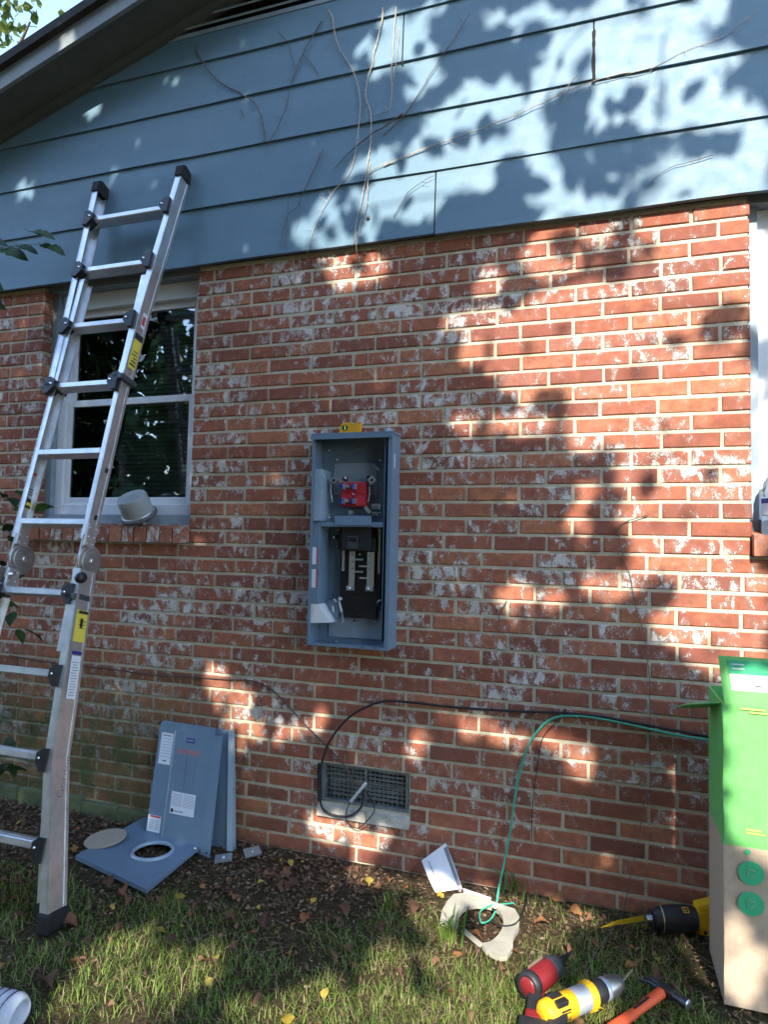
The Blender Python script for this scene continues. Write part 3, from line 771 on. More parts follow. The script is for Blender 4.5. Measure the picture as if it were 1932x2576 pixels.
# ================================================================== ELECTRICAL PANEL ON THE WALL
def build_panel():
    x0, x1, z0, z1, yf, yb = .582, .931, .875, 1.742, -.115, -.003
    Pn = thing('electrical_panel', 'open grey steel meter and breaker panel mounted on the brick wall', 'electrical panel', ((x0 + x1) / 2, 0, z0))
    t = .0025; b = MB()
    b.box((x0, yb - t, z0), (x1, yb, z1)); b.box((x0, yf, z0), (x0 + t, yb - t, z1)); b.box((x1 - t, yf, z0), (x1, yb - t, z1))
    b.box((x0 + t, yf, z0), (x1 - t, yb - t, z0 + t))
    b.box((x0 + t, yf, z0 + t), (x0 + .012, yf + t, z1 - .01)); b.box((x1 - .016, yf, z0 + t), (x1 - t, yf + t, z1 - .01)); b.box((x0 + .012, yf, z0 + t), (x1 - .016, yf + t, z0 + .012))
    enc = b.build('enclosure', m['panel_grey'], Pn)
    b = MB(); b.box((x0 - .004, yf - .010, z1 - .002), (x1 + .004, yb, z1 + .004), None, .0015); b.box((x0 - .004, yf - .010, z1 - .021), (x1 + .004, yf - .0075, z1 - .002)); b.build('top_cap', m['panel_grey'], Pn)
    # embossed back plates
    b = MB(); b.box((x0 + .05, yb - .008, z0 + .025), (x1 - .055, yb - t, z0 + .145), None, .002); b.build('mounting_boss', m['panel_grey_bright'], Pn)
    b = MB(); b.box((x0 + .055, yb - .007, 1.50), (x1 - .10, yb - t, 1.635), None, .002); b.build('mounting_boss', m['panel_grey_bright'], Pn)
    # wiring gutter on the left with its printed labels
    gx = x0 + .004
    b = MB(); b.box((gx, yf + .004, 1.385), (gx + .036, yf + .008, 1.60)); b.box((gx + .033, yf + .008, 1.385), (gx + .036, yb - t, 1.60)); b.build('wiring_gutter', m['panel_grey_bright'], Pn)
    b = MB(); b.box((gx, yf + .004, 1.045), (gx + .036, yf + .008, 1.362)); b.box((gx + .033, yf + .008, 1.045), (gx + .036, yb - t, 1.362)); go = b.build('wiring_gutter', m['panel_grey'], Pn)
    for (a, c) in ((1.205, 1.275), (1.11, 1.185)):
        b = MB(); b.box((gx + .002, yf + .0025, a), (gx + .026, yf + .004, c)); b.build('label', m['sticker_white'], go); b = MB(); b.box((gx + .0265, yf + .0025, a), (gx + .0315, yf + .004, c)); b.build('label', m['sticker_red'], go)
    b = MB(); b.prism([(gx, yf + .006, 1.043), (gx + .036, yf + .006, 1.043), (gx + .086, yf + .03, .968), (gx, yf + .006, .963)], (0, .002, 0)); b.prism([(gx + .036, yf + .008, 1.043), (gx + .086, yf + .032, .968), (gx + .086, yb - .004, .968), (gx + .036, yb - .004, 1.043)], (.0015, 0, 0)); b.build('gutter_deflector', m['white_plastic'], Pn)
    b = MB(); b.prism([(gx + .038, yb - .03, 1.05), (gx + .096, yb - .03, 1.06), (gx + .098, yb - .03, .99), (gx + .086, yb - .03, .97)], (0, .02, 0)); b.build('gutter_floor', m['panel_grey'], Pn)
    # right hand side channel and hood brackets
    b = MB(); b.box((x1 - .034, yf + .012, z0 + .03), (x1 - .031, yb - t, z1 - .05)); b.build('side_baffle', m['panel_grey'], Pn)
    b = MB(); b.prism([(x1 - .075, yb - .006, z1 - .008), (x1 - .032, yb - .05, z1 - .075), (x1 - .032, yb - .05, z1 - .008)], (.001, -.03, 0)); b.build('hood_gusset', m['panel_grey'], Pn)
    b = MB(); b.prism([(0.814, -0.020, 1.631), (0.860, -0.050, 1.603), (0.860, -0.050, 1.594), (0.829, -0.020, 1.610)], (0, -.012, 0)); b.build('bent_tab', m['panel_grey'], Pn)
    # cross rail between meter and breaker compartments with its barrier flap
    b = MB(); b.box((x0 + t, yf + .012, 1.362), (x1 - .036, yf + .022, 1.381)); b.box((x0 + t, yf + .022, 1.362), (x1 - .036, yb - t, 1.365)); b.build('cross_rail', m['panel_grey'], Pn)
    p = ((0.687, -0.105, 1.406), (0.846, -0.105, 1.407), (0.847, -0.108, 1.368), (0.689, -0.108, 1.369))
    b = MB(); b.prism(p, (0, .002, 0)); b.build('barrier_flap', m['panel_grey'], Pn)
    # ---- meter socket
    def cz3(a, b_): return tuple((u + v) / 2 for u, v in zip(a, b_))
    a, c = (0.693, -0.060, 1.446), (0.802, -0.060, 1.550)
    b = MB(); bx0, bz0, bx1, bz1 = a[0], a[2], c[0], c[2]; xm, zm = (bx0 + bx1) / 2, (bz0 + bz1) / 2
    b.box((bx0, -.058, bz0), (bx1, -.022, bz1), None, .003)
    b.box((bx0 + .003, -.062, zm + .006), (xm - .006, -.058, bz1 - .003)); b.box((xm + .006, -.062, zm + .006), (bx1 - .003, -.058, bz1 - .003)); b.box((bx0 + .003, -.062, bz0 + .003), (xm - .006, -.058, zm - .006)); b.box((xm + .006, -.062, bz0 + .003), (bx1 - .003, -.058, zm - .006))
    sock = b.build('meter_socket_block', m['red_plastic'], Pn)
    b = MB(); b.lathe([(.0045, 0), (.0045, .003), (0, .0035)], Matrix.Translation((xm, -.058, zm)) @ Matrix.Rotation(R(90), 4, 'X'), 12); b.build('screw', m['screw_steel'], sock)
    for (sx, dzz) in ((0, .72), (1, .72), (0, .14), (1, .14)):
        cx = bx0 + (.010 if sx == 0 else .058) ; czz = bz0 + (bz1 - bz0) * dzz
        b = MB(); b.cyl((cx, -.074, czz - .003), (cx, -.074, czz + .019), .0085, 14); b.box((cx - .006, -.074, czz - .003), (cx + .004, -.058, czz + .019)); jo = b.build('meter_jaw', m['blue_jaw'], sock)
        b = MB(); b.box((cx + .010, -.080, czz - .004), (cx + .014, -.058, czz + .02)); b.build('jaw_blade', m['tin_plate'], jo)
        if sx == 0:
            b = MB(); b.cyl((cx + .0225, -.058, czz + .007), (cx + .0225, -.073, czz + .009), .007, 12); b.build('jaw_screw', m['tin_plate'], jo)
    # line lugs and loose straps
    def lug(px, rot, s=.024):
        q = MB(); q.cbox((0, 0, 0), (s, .026, s), (0, rot, 0), .002); q.v = [v + Vector(px) for v in q.v]; o = q.build('line_lug', m['zinc'], Pn)
        q = MB(); q.lathe([(.0068, 0), (.0068, .001)], Matrix.Translation(Vector(px) + Vector((0, -.0132, 0))) @ Matrix.Rotation(R(90), 4, 'X'), 14); q.build('set_screw', m['print_black'], o)
    lug((0.662, -0.055, 1.556), R(38)); lug((0.831, -0.055, 1.556), R(-32), .027)
    q = MB(); q.bar((0.674, -0.050, 1.558), (0.703, -0.050, 1.554), .010, .003, (0, 1, 0)); q.build('lug_strap', m['zinc'], Pn)
    q = MB(); q.cbox((0.704, -0.040, 1.565), (.014, .03, .018), (0, 0, 0), .003); o = q.build('insulator', m['black_plastic'], Pn)
    q = MB(); q.lathe([(.006, 0), (.006, .004), (0, .005)], Matrix.Translation((0.710, -0.057, 1.566)) @ Matrix.Rotation(R(90), 4, 'X'), 12); q.build('screw', m['screw_steel'], o)
    q = MB(); q.cbox((0.805, -0.030, 1.568), (.012, .03, .018), (0, 0, 0), .003); q.build('insulator', m['black_plastic'], Pn)
    for pts in (((0.643, -0.045, 1.545), (0.642, -0.050, 1.518), (0.647, -0.050, 1.487), (0.649, -0.045, 1.466)), ((0.813, -0.045, 1.529), (0.817, -0.050, 1.505), (0.814, -0.050, 1.481), (0.809, -0.045, 1.466))):
        q = MB(); pp_ = smoothpath(pts, 5); q.tube(pp_, .0022, 6); q.build('support_clip', m['white_plastic'], Pn)
    q = MB(); q.bar((0.801, -0.060, 1.446), (0.825, -0.060, 1.421), .014, .003, (0, 1, 0)); q.build('ground_strap', m['tin_plate'], Pn)
    for c in ((((0.841, -0.050, 1.417)), .014), (((0.863, -0.050, 1.416)), .016)):
        q = MB(); q.cbox(c[0], (c[1], .02, .016), (0, 0, 0), .0015); o = q.build('neutral_lug', m['zinc'], Pn); q = MB(); q.lathe([(.005, 0), (.005, .001)], Matrix.Translation(Vector(c[0]) + Vector((0, -.0102, 0))) @ Matrix.Rotation(R(90), 4, 'X'), 10); q.build('set_screw', m['print_black'], o)
    q = MB(); a, c = (0.816, -0.020, 1.438), (0.859, -0.020, 1.461); q.box((a[0], -.0215, a[2]), (c[0] - .004, -.020, c[2])); o = q.build('rating_label', m['sticker_white'], Pn)
    q = MB()
    for k in range(4): q.box((a[0] + .002, -.0222, a[2] + .002 + k * .0032), (c[0] - .008 - .004 * (k % 2), -.0216, a[2] + .0032 + k * .0032))
    q.build('print', m['print_grey'], o)
    q = MB(); q.cbox((0.736, -0.050, 1.421), (.014, .02, .018), (0, 0, 0), .003); q.build('neutral_bolt', m['tin_plate'], Pn)
    # screws and knockouts
    for c in ((0.652, -0.012, 1.651), (0.747, -0.010, 1.695), (0.614, -0.010, 1.692), (0.848, -0.010, 1.645), (0.879, -0.012, 1.696), (0.595, -0.108, 1.394), (0.638, -0.050, 1.401), (0.670, -0.013, 0.978), (0.842, -0.013, 0.976), (0.669, -0.012, 0.881), (0.875, -0.020, 0.876), (0.592, -0.100, 0.990), (0.881, -0.012, 1.011)):
        q = MB(); q.lathe([(.0052, 0), (.005, .0025), (.002, .004), (0, .004)], Matrix.Translation(c) @ Matrix.Rotation(R(90), 4, 'X'), 12); q.build('screw', m['screw_steel'], Pn)
    q = MB(); q.lathe([(.0045, 0), (.0045, .001)], Matrix.Translation((0.748, -0.014, 0.973)) @ Matrix.Rotation(R(90), 4, 'X'), 14); q.build('knockout', m['print_black'], Pn)
    for c in ((0.823, -0.118, 0.886), (0.877, -0.118, 0.889)):
        q = MB(); q.cbox((c[0], yf - .0005, z0 + .008), (.010, .001, .003)); q.build('drain_slot', m['print_black'], Pn)
    # ---- breaker interior: black moulded base
    a, c = (0.690, -0.030, 0.987), (0.873, -0.030, 1.368); q = MB(); X0, X1, Z0, Z1 = a[0], c[0], a[2], c[2]
    q.box((X0 + .003, -.045, Z0 + .055), (X1 - .003, -.012, Z1 - .0)); q.box((X0 + .022, -.042, Z0), (X1 - .02, -.012, Z0 + .055)); q.box((X0 - .012, -.04, Z1 - .10), (X1 + .012, -.012, Z1 - .005), None, .003)
    base = q.build('breaker_base', m['black_plastic'], Pn)
    for c in ((0.659, -0.030, 1.319), (0.899, -0.030, 1.319)):
        q = MB(); q.cbox(c, (.016, .02, .018), (0, 0, 0), .003); o = q.build('mounting_ear', m['black_plastic'], base); q = MB(); q.lathe([(.0055, 0), (.0055, .003), (0, .004)], Matrix.Translation(Vector(c) + Vector((0, -.0102, 0))) @ Matrix.Rotation(R(90), 4, 'X'), 12); q.build('screw', m['screw_steel'], o)
    # main breaker
    a, c = (0.709, -0.080, 1.265), (0.838, -0.080, 1.363); q = MB(); q.box((a[0], -.078, a[2]), (c[0], -.045, c[2]), None, .004); q.box((c[0] - .002, -.070, a[2]), (c[0] + .018, -.045, a[2] + (c[2] - a[2]) * .55), None, .003); mb_ = q.build('main_breaker', m['tool_black'], Pn)
    for k in range(3):
        for r_ in range(2):
            x = a[0] + .016 + k * .030; z = c[2] - .017 - r_ * .012; q = MB(); q.box((x, -.0788, z - .0022), (x + .021, -.0778, z + .0022)); q.build('vent_slot', m['print_black'], mb_)
    q = MB(); hx, hz = a[0] + .028, a[2] + .008; q.box((hx, -.083, hz), (hx + .045, -.077, hz + .052), None, .002); q.build('breaker_bezel', m['tool_grey'], mb_); q = MB(); q.box((hx + .006, -.0845, hz + .028), (hx + .039, -.0825, hz + .047)); q.box((hx + .022, -.093, hz + .032), (hx + .037, -.084, hz + .044), None, .002); q.build('breaker_switch', m['black_plastic'], mb_)
    # bus bars with stabs
    for (u0, u1, v0, v1) in ((760, 850, 480, 960), (1010, 1120, 490, 970)):
        a, c = (0.738, -0.060, 1.119), (0.763, -0.060, 1.262)
        a = (0.738, -0.060, 1.119) if u0 == 760 else (0.817, -0.060, 1.120); c = (0.763, -0.060, 1.262) if u0 == 760 else (0.848, -0.060, 1.261)
        q = MB(); q.box((a[0], -.062, a[2]), (c[0], -.058, c[2]), None, .001); q.box((a[0], -.058, a[2]), (a[0] + .004, -.046, c[2]))
        q.box((a[0] - .006 if u0 == 760 else a[0], -.072, a[2] - .018), (c[0], -.050, a[2] + .001), None, .002); bo = q.build('bus_bar', m['tin_plate'], Pn)
        for k in range(3):
            zq = c[2] - .017 - k * .0265; q = MB(); q.lathe([(.0027, 0), (.0027, .0006)], Matrix.Translation(((a[0] + c[0]) / 2 + (.003 if u0 == 760 else -.004), -.0622, zq)) @ Matrix.Rotation(R(90), 4, 'X'), 10); q.build('bolt_hole', m['print_black'], bo)
        q = MB(); q.lathe([(.0062, 0), (.006, .003), (0, .004)], Matrix.Translation(((a[0] + c[0]) / 2 - .004, -.0722, a[2] - .009)) @ Matrix.Rotation(R(90), 4, 'X'), 12); q.build('bolt', m['screw_steel'], bo)
    for (p0, p1) in (((0.763, -0.062, 1.230), (0.799, -0.072, 1.228)), ((0.816, -0.062, 1.208), (0.785, -0.072, 1.201)), ((0.764, -0.062, 1.184), (0.800, -0.072, 1.178)), ((0.817, -0.062, 1.159), (0.788, -0.072, 1.153))):
        q = MB(); xa, xb = sorted((p0[0], p1[0])); z = p1[2]; q.box((xa, -.064, z - .0025), (xb, -.060, z + .0045)); q.box((min(p1[0], p1[0]) - (.0 if p1[0] < p0[0] else .016), -.074, z - .001), (p1[0] + (.016 if p1[0] < p0[0] else 0), -.064, z + .003)); q.build('bus_stab', m['tin_plate'], Pn)
    q = MB(); q.lathe([(.005, 0), (.005, .004), (0, .005)], Matrix.Translation((0.777, -0.046, 1.251)) @ Matrix.Rotation(R(90), 4, 'X'), 12); q.build('screw', m['screw_steel'], base)
    # neutral bars: a row of screw terminals on either side
    for (p, c, n) in (((0.708, -0.055, 1.179), (0.705, -0.055, 1.264), 15), ((0.866, -0.055, 1.172), (0.865, -0.055, 1.362), 30)):
        q = MB(); q.box((p[0] - .005, -.055, p[2]), (p[0] + .005, -.044, c[2]), None, .001); o = q.build('neutral_bar', m['zinc'], Pn)
        q = MB()
        for k in range(n):
            z = p[2] + (c[2] - p[2]) * (k + .5) / n; q.cyl((p[0] + (.001 if k % 2 else -.001), -.055, z), (p[0] + (.001 if k % 2 else -.001), -.0595, z), .0026, 8)
        o2 = q.build('terminal_screws', m['screw_steel'], o)
    for c, sz in (((0.632, -0.050, 1.362), .015), ((0.683, -0.050, 1.353), .012), ((0.867, -0.055, 1.357), .014)):
        q = MB(); q.cbox(c, (sz, .016, sz * 1.1), (0, 0, 0), .0015); o = q.build('lug', m['tin_plate'], Pn); q = MB(); q.lathe([(.0042, 0), (.0042, .001)], Matrix.Translation(Vector(c) + Vector((0, -.0082, 0))) @ Matrix.Rotation(R(90), 4, 'X'), 12); q.build('set_screw', m['print_black'], o)
    # moulded breaker hooks low on the base
    for c, w in (((0.780, -0.045, 1.072), .024), ((0.789, -0.045, 1.046), .026), ((0.778, -0.045, 1.022), .026), ((0.782, -0.045, 1.000), .018)):
        q = MB(); q.box((c[0] - w / 2, -.048, c[2] - .001), (c[0] + w / 2, -.042, c[2] + .001)); q.build('breaker_hook', m['tool_grey'], base)
    # white bonding strap and its tail, cover clip
    q = MB(); q.cbox((0.702, -0.060, 1.065), (.013, .016, .012), (0, .4, 0), .003); o = q.build('bonding_clip', m['white_plastic'], Pn)
    q = MB(); q.bar((0.698, -0.062, 1.056), (0.710, -0.062, 1.012), .009, .003, (0, 1, 0), .001); q.tube([(0.710, -0.062, 1.013), (0.716, -0.062, 0.989), (0.717, -0.060, 0.966)], .0011, 6); q.build('bonding_strap', m['white_plastic'], o)
    q = MB(); q.bar((0.674, -0.060, 1.063), (0.686, -0.060, 1.051), .005, .002, (0, 1, 0)); q.bar((0.670, -0.060, 1.035), (0.673, -0.060, 1.010), .006, .002, (0, 1, 0)); q.build('cover_clip', m['white_plastic'], Pn)
    q = MB(); q.tube(smoothpath([(0.854, -0.040, 1.048), (0.862, -0.045, 1.059), (0.874, -0.045, 1.066), (0.882, -0.040, 1.064)], 4), .003, 8); q.build('cover_clip', m['zinc'], Pn)
    # side label and closing hub on the top
    q = MB(); q.box((x1 + .0002, -.085, 1.60), (x1 + .0012, -.075, 1.66)); q.build('label', m['sticker_white'], Pn)
    q = MB(); q.lathe([(.026, 0), (.026, .007), (.022, .008), (.022, .022), (.019, .022), (.019, .006), (0, .006)], Matrix.Translation((x1 - .035, -.05, z1 + .004)), 24); q.build('conduit_hub', m['zinc'], Pn)
build_panel()

# ================================================================== small torpedo level on the panel
def build_level():
    z = 1.7465; x0, x1, y = .690, .783, -.088
    T_ = thing('pocket_level', 'small yellow spirit level standing on top of the electrical panel', 'spirit level', ((x0 + x1) / 2, y, z))
    b = MB(); w = .018
    poly = [(x0, z), (x1, z), (x1, z + .046), (x1 - .004, z + .049), (x1 - .02, z + .049), (x1 - .026, z + .035), (x1 - .036, z + .035), (x1 - .042, z + .048), (x0 + .028, z + .048), (x0 + .008, z + .042), (x0, z + .022)]
    b.prism([(p[0], y, p[1]) for p in poly], (0, w, 0)); o = b.build('level_body', m['level_yellow'], T_)
    b = MB(); b.lathe([(.0125, 0), (.0125, .0012), (.009, .0014), (.009, .0004)], Matrix.Translation((x0 + .025, y, z + .026)) @ Matrix.Rotation(R(90), 4, 'X'), 20); b.build('vial_ring', m['black_plastic'], T_)
    b = MB(); b.cyl((x0 + .025, y - .0015, z + .017), (x0 + .025, y - .0015, z + .035), .0042, 12); b.build('vial', m['vial_green'], T_)
    b = MB(); b.cyl((x1 - .040, y + w / 2, z + .041), (x1 - .022, y + w / 2, z + .041), .005, 12); b.build('vial', m['vial_green'], T_)
    b = MB(); b.lathe([(.0025, 0), (.0025, .001)], Matrix.Translation((x1 - .011, y, z + .04)) @ Matrix.Rotation(R(90), 4, 'X'), 10); b.build('magnet', m['screw_steel'], T_)
build_level()

# ================================================================== electricity meter resting on the window sill
def build_meter():
    base = Vector((-.372, -.002, 1.425)); ax = Vector((-.02, -.55, .80)).normalized()
    T_ = thing('electric_meter', 'round glass electricity meter lying tipped on the window sill', 'electric meter', (base.x, base.y, 1.37))
    M = Matrix.Translation(base - ax * .03) @ ax.to_track_quat('Z', 'Y').to_matrix().to_4x4()
    b = MB(); b.lathe([(0, 0), (.078, 0), (.086, .004), (.086, .016), (.080, .020), (.072, .021), (.072, .024), (0, .024)], M, 36); b.build('meter_base', m['grey_rubber'], T_)
    b = MB(); b.lathe([(.0785, .021), (.0785, .027), (.074, .0275)], M, 36, True, False); b.build('meter_ring', m['zinc'], T_)
    b = MB(); b.lathe([(.073, .026), (.072, .085), (.069, .108), (.066, .1125), (.060, .1115), (.0, .1125), (.0, .1095), (.059, .1085), (.065, .107), (.0685, .085), (.070, .026)], M, 40, True, False); b.build('glass_cover', m['meter_glass'], T_)
    b = MB(); b.lathe([(.0655, .026), (.0655, .088), (0, .088)], M, 32, True, False); b.build('register_drum', m['dial_face'], T_)
    b = MB(); b.box((-.040, -.006, .0884), (.038, .018, .0896), M); b.box((-.012, -.03, .0884), (.02, -.012, .0894), M); b.build('register_display', m['grey_rubber'], T_)
    b = MB(); b.box((-.045, .024, .0884), (.045, .038, .0892), M); b.build('nameplate', m['sticker_white'], T_)
    for (u, v) in ((.04, .03), (-.04, .03), (.04, -.03), (-.04, -.03)):
        b = MB(); b.box((u - .002, v - .010, -.026), (u + .002, v + .010, 0), M); b.build('blade', m['tin_plate'], T_)
build_meter()

# ================================================================== covers of the panel, standing and lying on the ground
def build_covers():
    # standing dead front: bottom edge on the soil, top against the wall
    BL, BR = Vector((-.135, -.160, -.004)), Vector((.205, -.178, -.004)); TL = Vector((-.172, -.030, .474)); TR = TL + (BR - BL)
    T_ = thing('breaker_cover', 'grey steel panel cover with white labels leaning upright against the brick wall', 'panel cover', (BL + BR) / 2)
    def Q(u, v, n=0.0):
        a = BL.lerp(BR, u); c = TL.lerp(TR, u); p = a.lerp(c, v); nn = (BR - BL).cross(TL - BL).normalized(); return p + nn * n
    def face(pts, n, th, name, mat, parent):
        b = MB(); b.prism([Q(u, v, n) for u, v in pts], (Q(0, 0, -th) - Q(0, 0, 0))); return b.build(name, mat, parent)
    sheet = face([(0, 0), (.86, 0), (.86, 1), (.04, 1), (0, .97)], 0, .003, 'cover_sheet', m['panel_grey'], T_)
    face([(.275, .03), (.86, .03), (.86, .93), (.275, .93)], .006, .006, 'raised_door', m['panel_grey'], T_)
    b = MB(); b.prism([Q(.86, 0, .006), Q(.985, -.02, .0), Q(.985, .95, .0), Q(.86, .93, .006)], (Q(0, 0, -.003) - Q(0, 0, 0))); b.build('side_flange', m['panel_grey'], T_)
    b = MB(); b.prism([Q(.25, .0, .004), Q(.275, .0, .006), Q(.275, .93, .006), Q(.25, .93, .004)], (Q(0, 0, -.005) - Q(0, 0, 0))); b.build('door_rib', m['panel_grey_bright'], T_)
    def lab(u0, u1, v0, v1, mat=m['sticker_white'], n=.0012, par=T_, name='label'): return face([(u0, v0), (u1, v0), (u1, v1), (u0, v1)], n, .0008, name, mat, par)
    l1 = lab(.045, .235, .635, .90); lab(.07, .21, .872, .882, m['print_grey'], .0018, l1, 'print'); lab(.11, .17, .66, .668, m['print_black'], .0018, l1, 'print')
    for k in range(14): lab(.06, .215, .685 + k * .0125, .688 + k * .0125, m['print_grey'], .0016, l1, 'print') if k % 2 else None
    l2 = lab(.005, .205, .085, .215); lab(.03, .2, .198, .212, m['sticker_red'], .0018, l2, 'print')
    for k in range(6): lab(.03, .105, .105 + k * .014, .110 + k * .014, m['print_grey'], .0016, l2, 'print'); lab(.12, .19, .105 + k * .014, .110 + k * .014, m['print_grey'], .0016, l2, 'print')
    l3 = lab(.335, .70, .26, .435, n=.0072)
    for k in range(9): lab(.35, .505, .325 + k * .0115, .3275 + k * .0115, m['print_grey'], .0078, l3, 'print'); lab(.525, .685, .325 + k * .0115, .3275 + k * .0115, m['print_grey'], .0078, l3, 'print')
    ux = (Q(1, .3) - Q(0, .3)).normalized(); uy = (Q(.5, 1) - Q(.5, 0)).normalized()
    lab(.35, .385, .27, .30, m['print_black'], .0078, l3, 'print')
    text('lettering', 'Schneider', .014, frame(Q(.46, .285, .0082), ux, uy), m['print_black'], l3)
    so = lab(.455, .59, .845, .885, m['sticker_blue'], .0072); text('lettering', 'SQUARE D', .0085, frame(Q(.522, .865, .0078), ux, uy), m['sticker_white'], so)
    text('lettering', 'DANGER', .028, frame(Q(.51, .765, .0072), ux, uy), m['print_orange'], T_)
    # twist-outs for the breakers: two columns of shallow pressed pockets
    for k in range(6):
        for (a, c) in ((.37, .50), (.515, .645)):
            face([(a, .475 + k * .042), (c, .475 + k * .042), (c, .508 + k * .042), (a, .508 + k * .042)], .0078, .0018, 'breaker_knockout', m['panel_grey'], T_)
    face([(.35, .735), (.66, .735), (.66, .83), (.35, .83)], .0064, .0004, 'breaker_opening_frame', m['panel_grey'], T_)
    for (u, v) in ((.255, .015), (.95, .0)):
        b = MB(); M = frame(Q(u, v + .02, .0075), ux, uy); b.lathe([(.004, 0), (.004, .001)], M, 10); b.build('screw_hole', m['print_black'], T_)
    # second cover behind it, a little to the right
    T2 = thing('meter_side_cover', 'narrow grey steel cover standing behind the labelled cover against the wall', 'panel cover', (.2, -.1, 0))
    A, B_, C_, D_ = Vector((.10, -.085, -.004)), Vector((.265, -.108, -.004)), Vector((.198, -.018, .462)), Vector((.06, -.014, .462))
    b = MB(); nn = (B_ - A).cross(D_ - A).normalized(); b.prism([A, B_, C_, D_], nn * -.003); b.build('cover_sheet', m['panel_grey'], T2)
    b = MB(); b.prism([B_, B_ + Vector((-.004, .03, 0)), C_ + Vector((-.004, .012, 0)), C_], (.0025, 0, 0)); b.prism([B_ + nn * .003, B_ + Vector((-.022, 0, 0)) + nn * .008, C_ + Vector((-.022, 0, 0)) + nn * .008, C_ + nn * .003], nn * -.002); b.build('side_flange', m['panel_grey_bright'], T2)
    # meter cover lying on the ground, with its round opening
    T3 = thing('meter_cover', 'flat grey steel cover with a round ringed hole lying on the soil', 'panel cover', (-.03, -.3, 0))
    c0, c1, c2, c3 = Vector((-0.268, -0.414, 0.022)), Vector((0.157, -0.522, 0.018)), Vector((0.139, 0.004, 0.024)), Vector((-0.246, 0.009, 0.030))
    hc = Vector((-0.003, -0.279, 0.030)); ex = (Vector((0.057, -0.216, 0.030)) - Vector((-0.062, -0.332, 0.030))) / 2; ey = ex.length
    U = (c1 - c0).normalized(); V = (c3 - c0); V = (V - U * V.dot(U)).normalized(); W_ = U.cross(V)
    r = .076; n = 40
    ring = [hc + (U * math.cos(2 * math.pi * k / n) + V * math.sin(2 * math.pi * k / n)) * r for k in range(n)]
    # outer outline sampled at the same angles
    def hit(a):
        d = U * math.cos(a) + V * math.sin(a); best = None; cs = [c0, c1, c2, c3]
        for i in range(4):
            p, q = cs[i], cs[(i + 1) % 4]; e = q - p
            ax_, ay_ = d.dot(U), d.dot(V); bx_, by_ = -e.dot(U), -e.dot(V); rx, ry = (p - hc).dot(U), (p - hc).dot(V); det = ax_ * by_ - ay_ * bx_
            if abs(det) < 1e-9: continue
            tt = (rx * by_ - ry * bx_) / det; ss = (ax_ * ry - ay_ * rx) / det
            if tt > 0 and -1e-6 <= ss <= 1 + 1e-6: best = tt if best is None else min(best, tt)
        return best
    angs = sorted([2 * math.pi * k / n for k in range(n)] + [math.atan2((c - hc).dot(V), (c - hc).dot(U)) % (2 * math.pi) for c in (c0, c1, c2, c3)])
    ri_ = [hc + (U * math.cos(a) + V * math.sin(a)) * r for a in angs]; ro_ = []
    for a in angs:
        p = hc + (U * math.cos(a) + V * math.sin(a)) * (hit(a) or .2); ro_.append(p)
    def zpl(p):   # height of the sheet's plane
        u = (p - c0).dot(U) / (c1 - c0).length; v = (p - c0).dot(V) / (c3 - c0).length; return c0.z + (c1.z - c0.z) * u + (c3.z - c0.z) * v
    for p in ri_ + ro_: p.z = zpl(p)
    k_ = len(angs); b = MB(); vs_ = ri_ + ro_; b.add(vs_ + [v + Vector((0, 0, -.002)) for v in vs_], [(i, (i + 1) % k_, k_ + (i + 1) % k_, k_ + i) for i in range(k_)] + [(2 * k_ + i, 3 * k_ + i, 3 * k_ + (i + 1) % k_, 2 * k_ + (i + 1) % k_) for i in range(k_)])
    b.add([p + Vector((0, 0, .0)) for p in ro_] + [p + Vector((0, 0, -.016)) for p in ro_], [(i, (i + 1) % k_, k_ + (i + 1) % k_, k_ + i) for i in range(k_)])
    b.build('cover_sheet', m['panel_grey'], T3)
    zc = zpl(hc); b = MB(); b.lathe([(r + .010, 0), (r + .008, .007), (r + .001, .010), (r - .003, .007), (r - .003, -.004)], Matrix.Translation((hc.x, hc.y, zc)), 40, True, False); b.build('meter_ring', m['panel_grey_bright'], T3)
    b = MB(); b.lathe([(.006, 0), (.006, .004), (0, .006)], Matrix.Translation(Vector((0.152, -0.211, 0.032))), 10); b.build('latch_screw', m['screw_steel'], T3)
    # round cardboard blank
    c = Vector((-0.251, -0.266, 0.030)); T4 = MB(); M = Matrix.Translation(c) @ Euler((R(3), R(-5), .4)).to_matrix().to_4x4(); T4.lathe([(0, 0), (.083, 0), (.0835, .0015), (.083, .003), (0, .003)], M, 36, False); T4.v = T4.v
    o = T4.build('cardboard_disc', m['kraft_disc'], None, c); tag(o, 'round tan cardboard disc lying beside the grey meter cover', 'cardboard disc')
    # two closing plates
    for (c, rz, lab_, tip) in (((0.282, -0.205, 0.016), .5, 'small grey steel closing plate nearer the panel covers on the soil', .10), ((0.363, -0.117, 0.016), .75, 'small grey steel closing plate farther right against the wall base', .25)):
        o = thing('closing_plate', lab_, 'metal plate', (c[0], c[1], 0), group='closing plates on the soil')
        M = Matrix.Translation(c) @ Euler((tip, -.08, rz)).to_matrix().to_4x4(); b = MB(); b.box((-.034, -.024, -.0015), (.034, .024, .0015), M, .0014); b.box((-.034, -.026, -.006), (.034, -.024, .001), M); b.build('plate', m['zinc'], o)
        b = MB(); b.lathe([(.006, 0), (.006, .003), (.003, .004), (.003, .0015), (0, .0015)], M @ Matrix.Translation((0, 0, .0015)), 12); b.build('screw', m['screw_steel'], o)
build_covers()

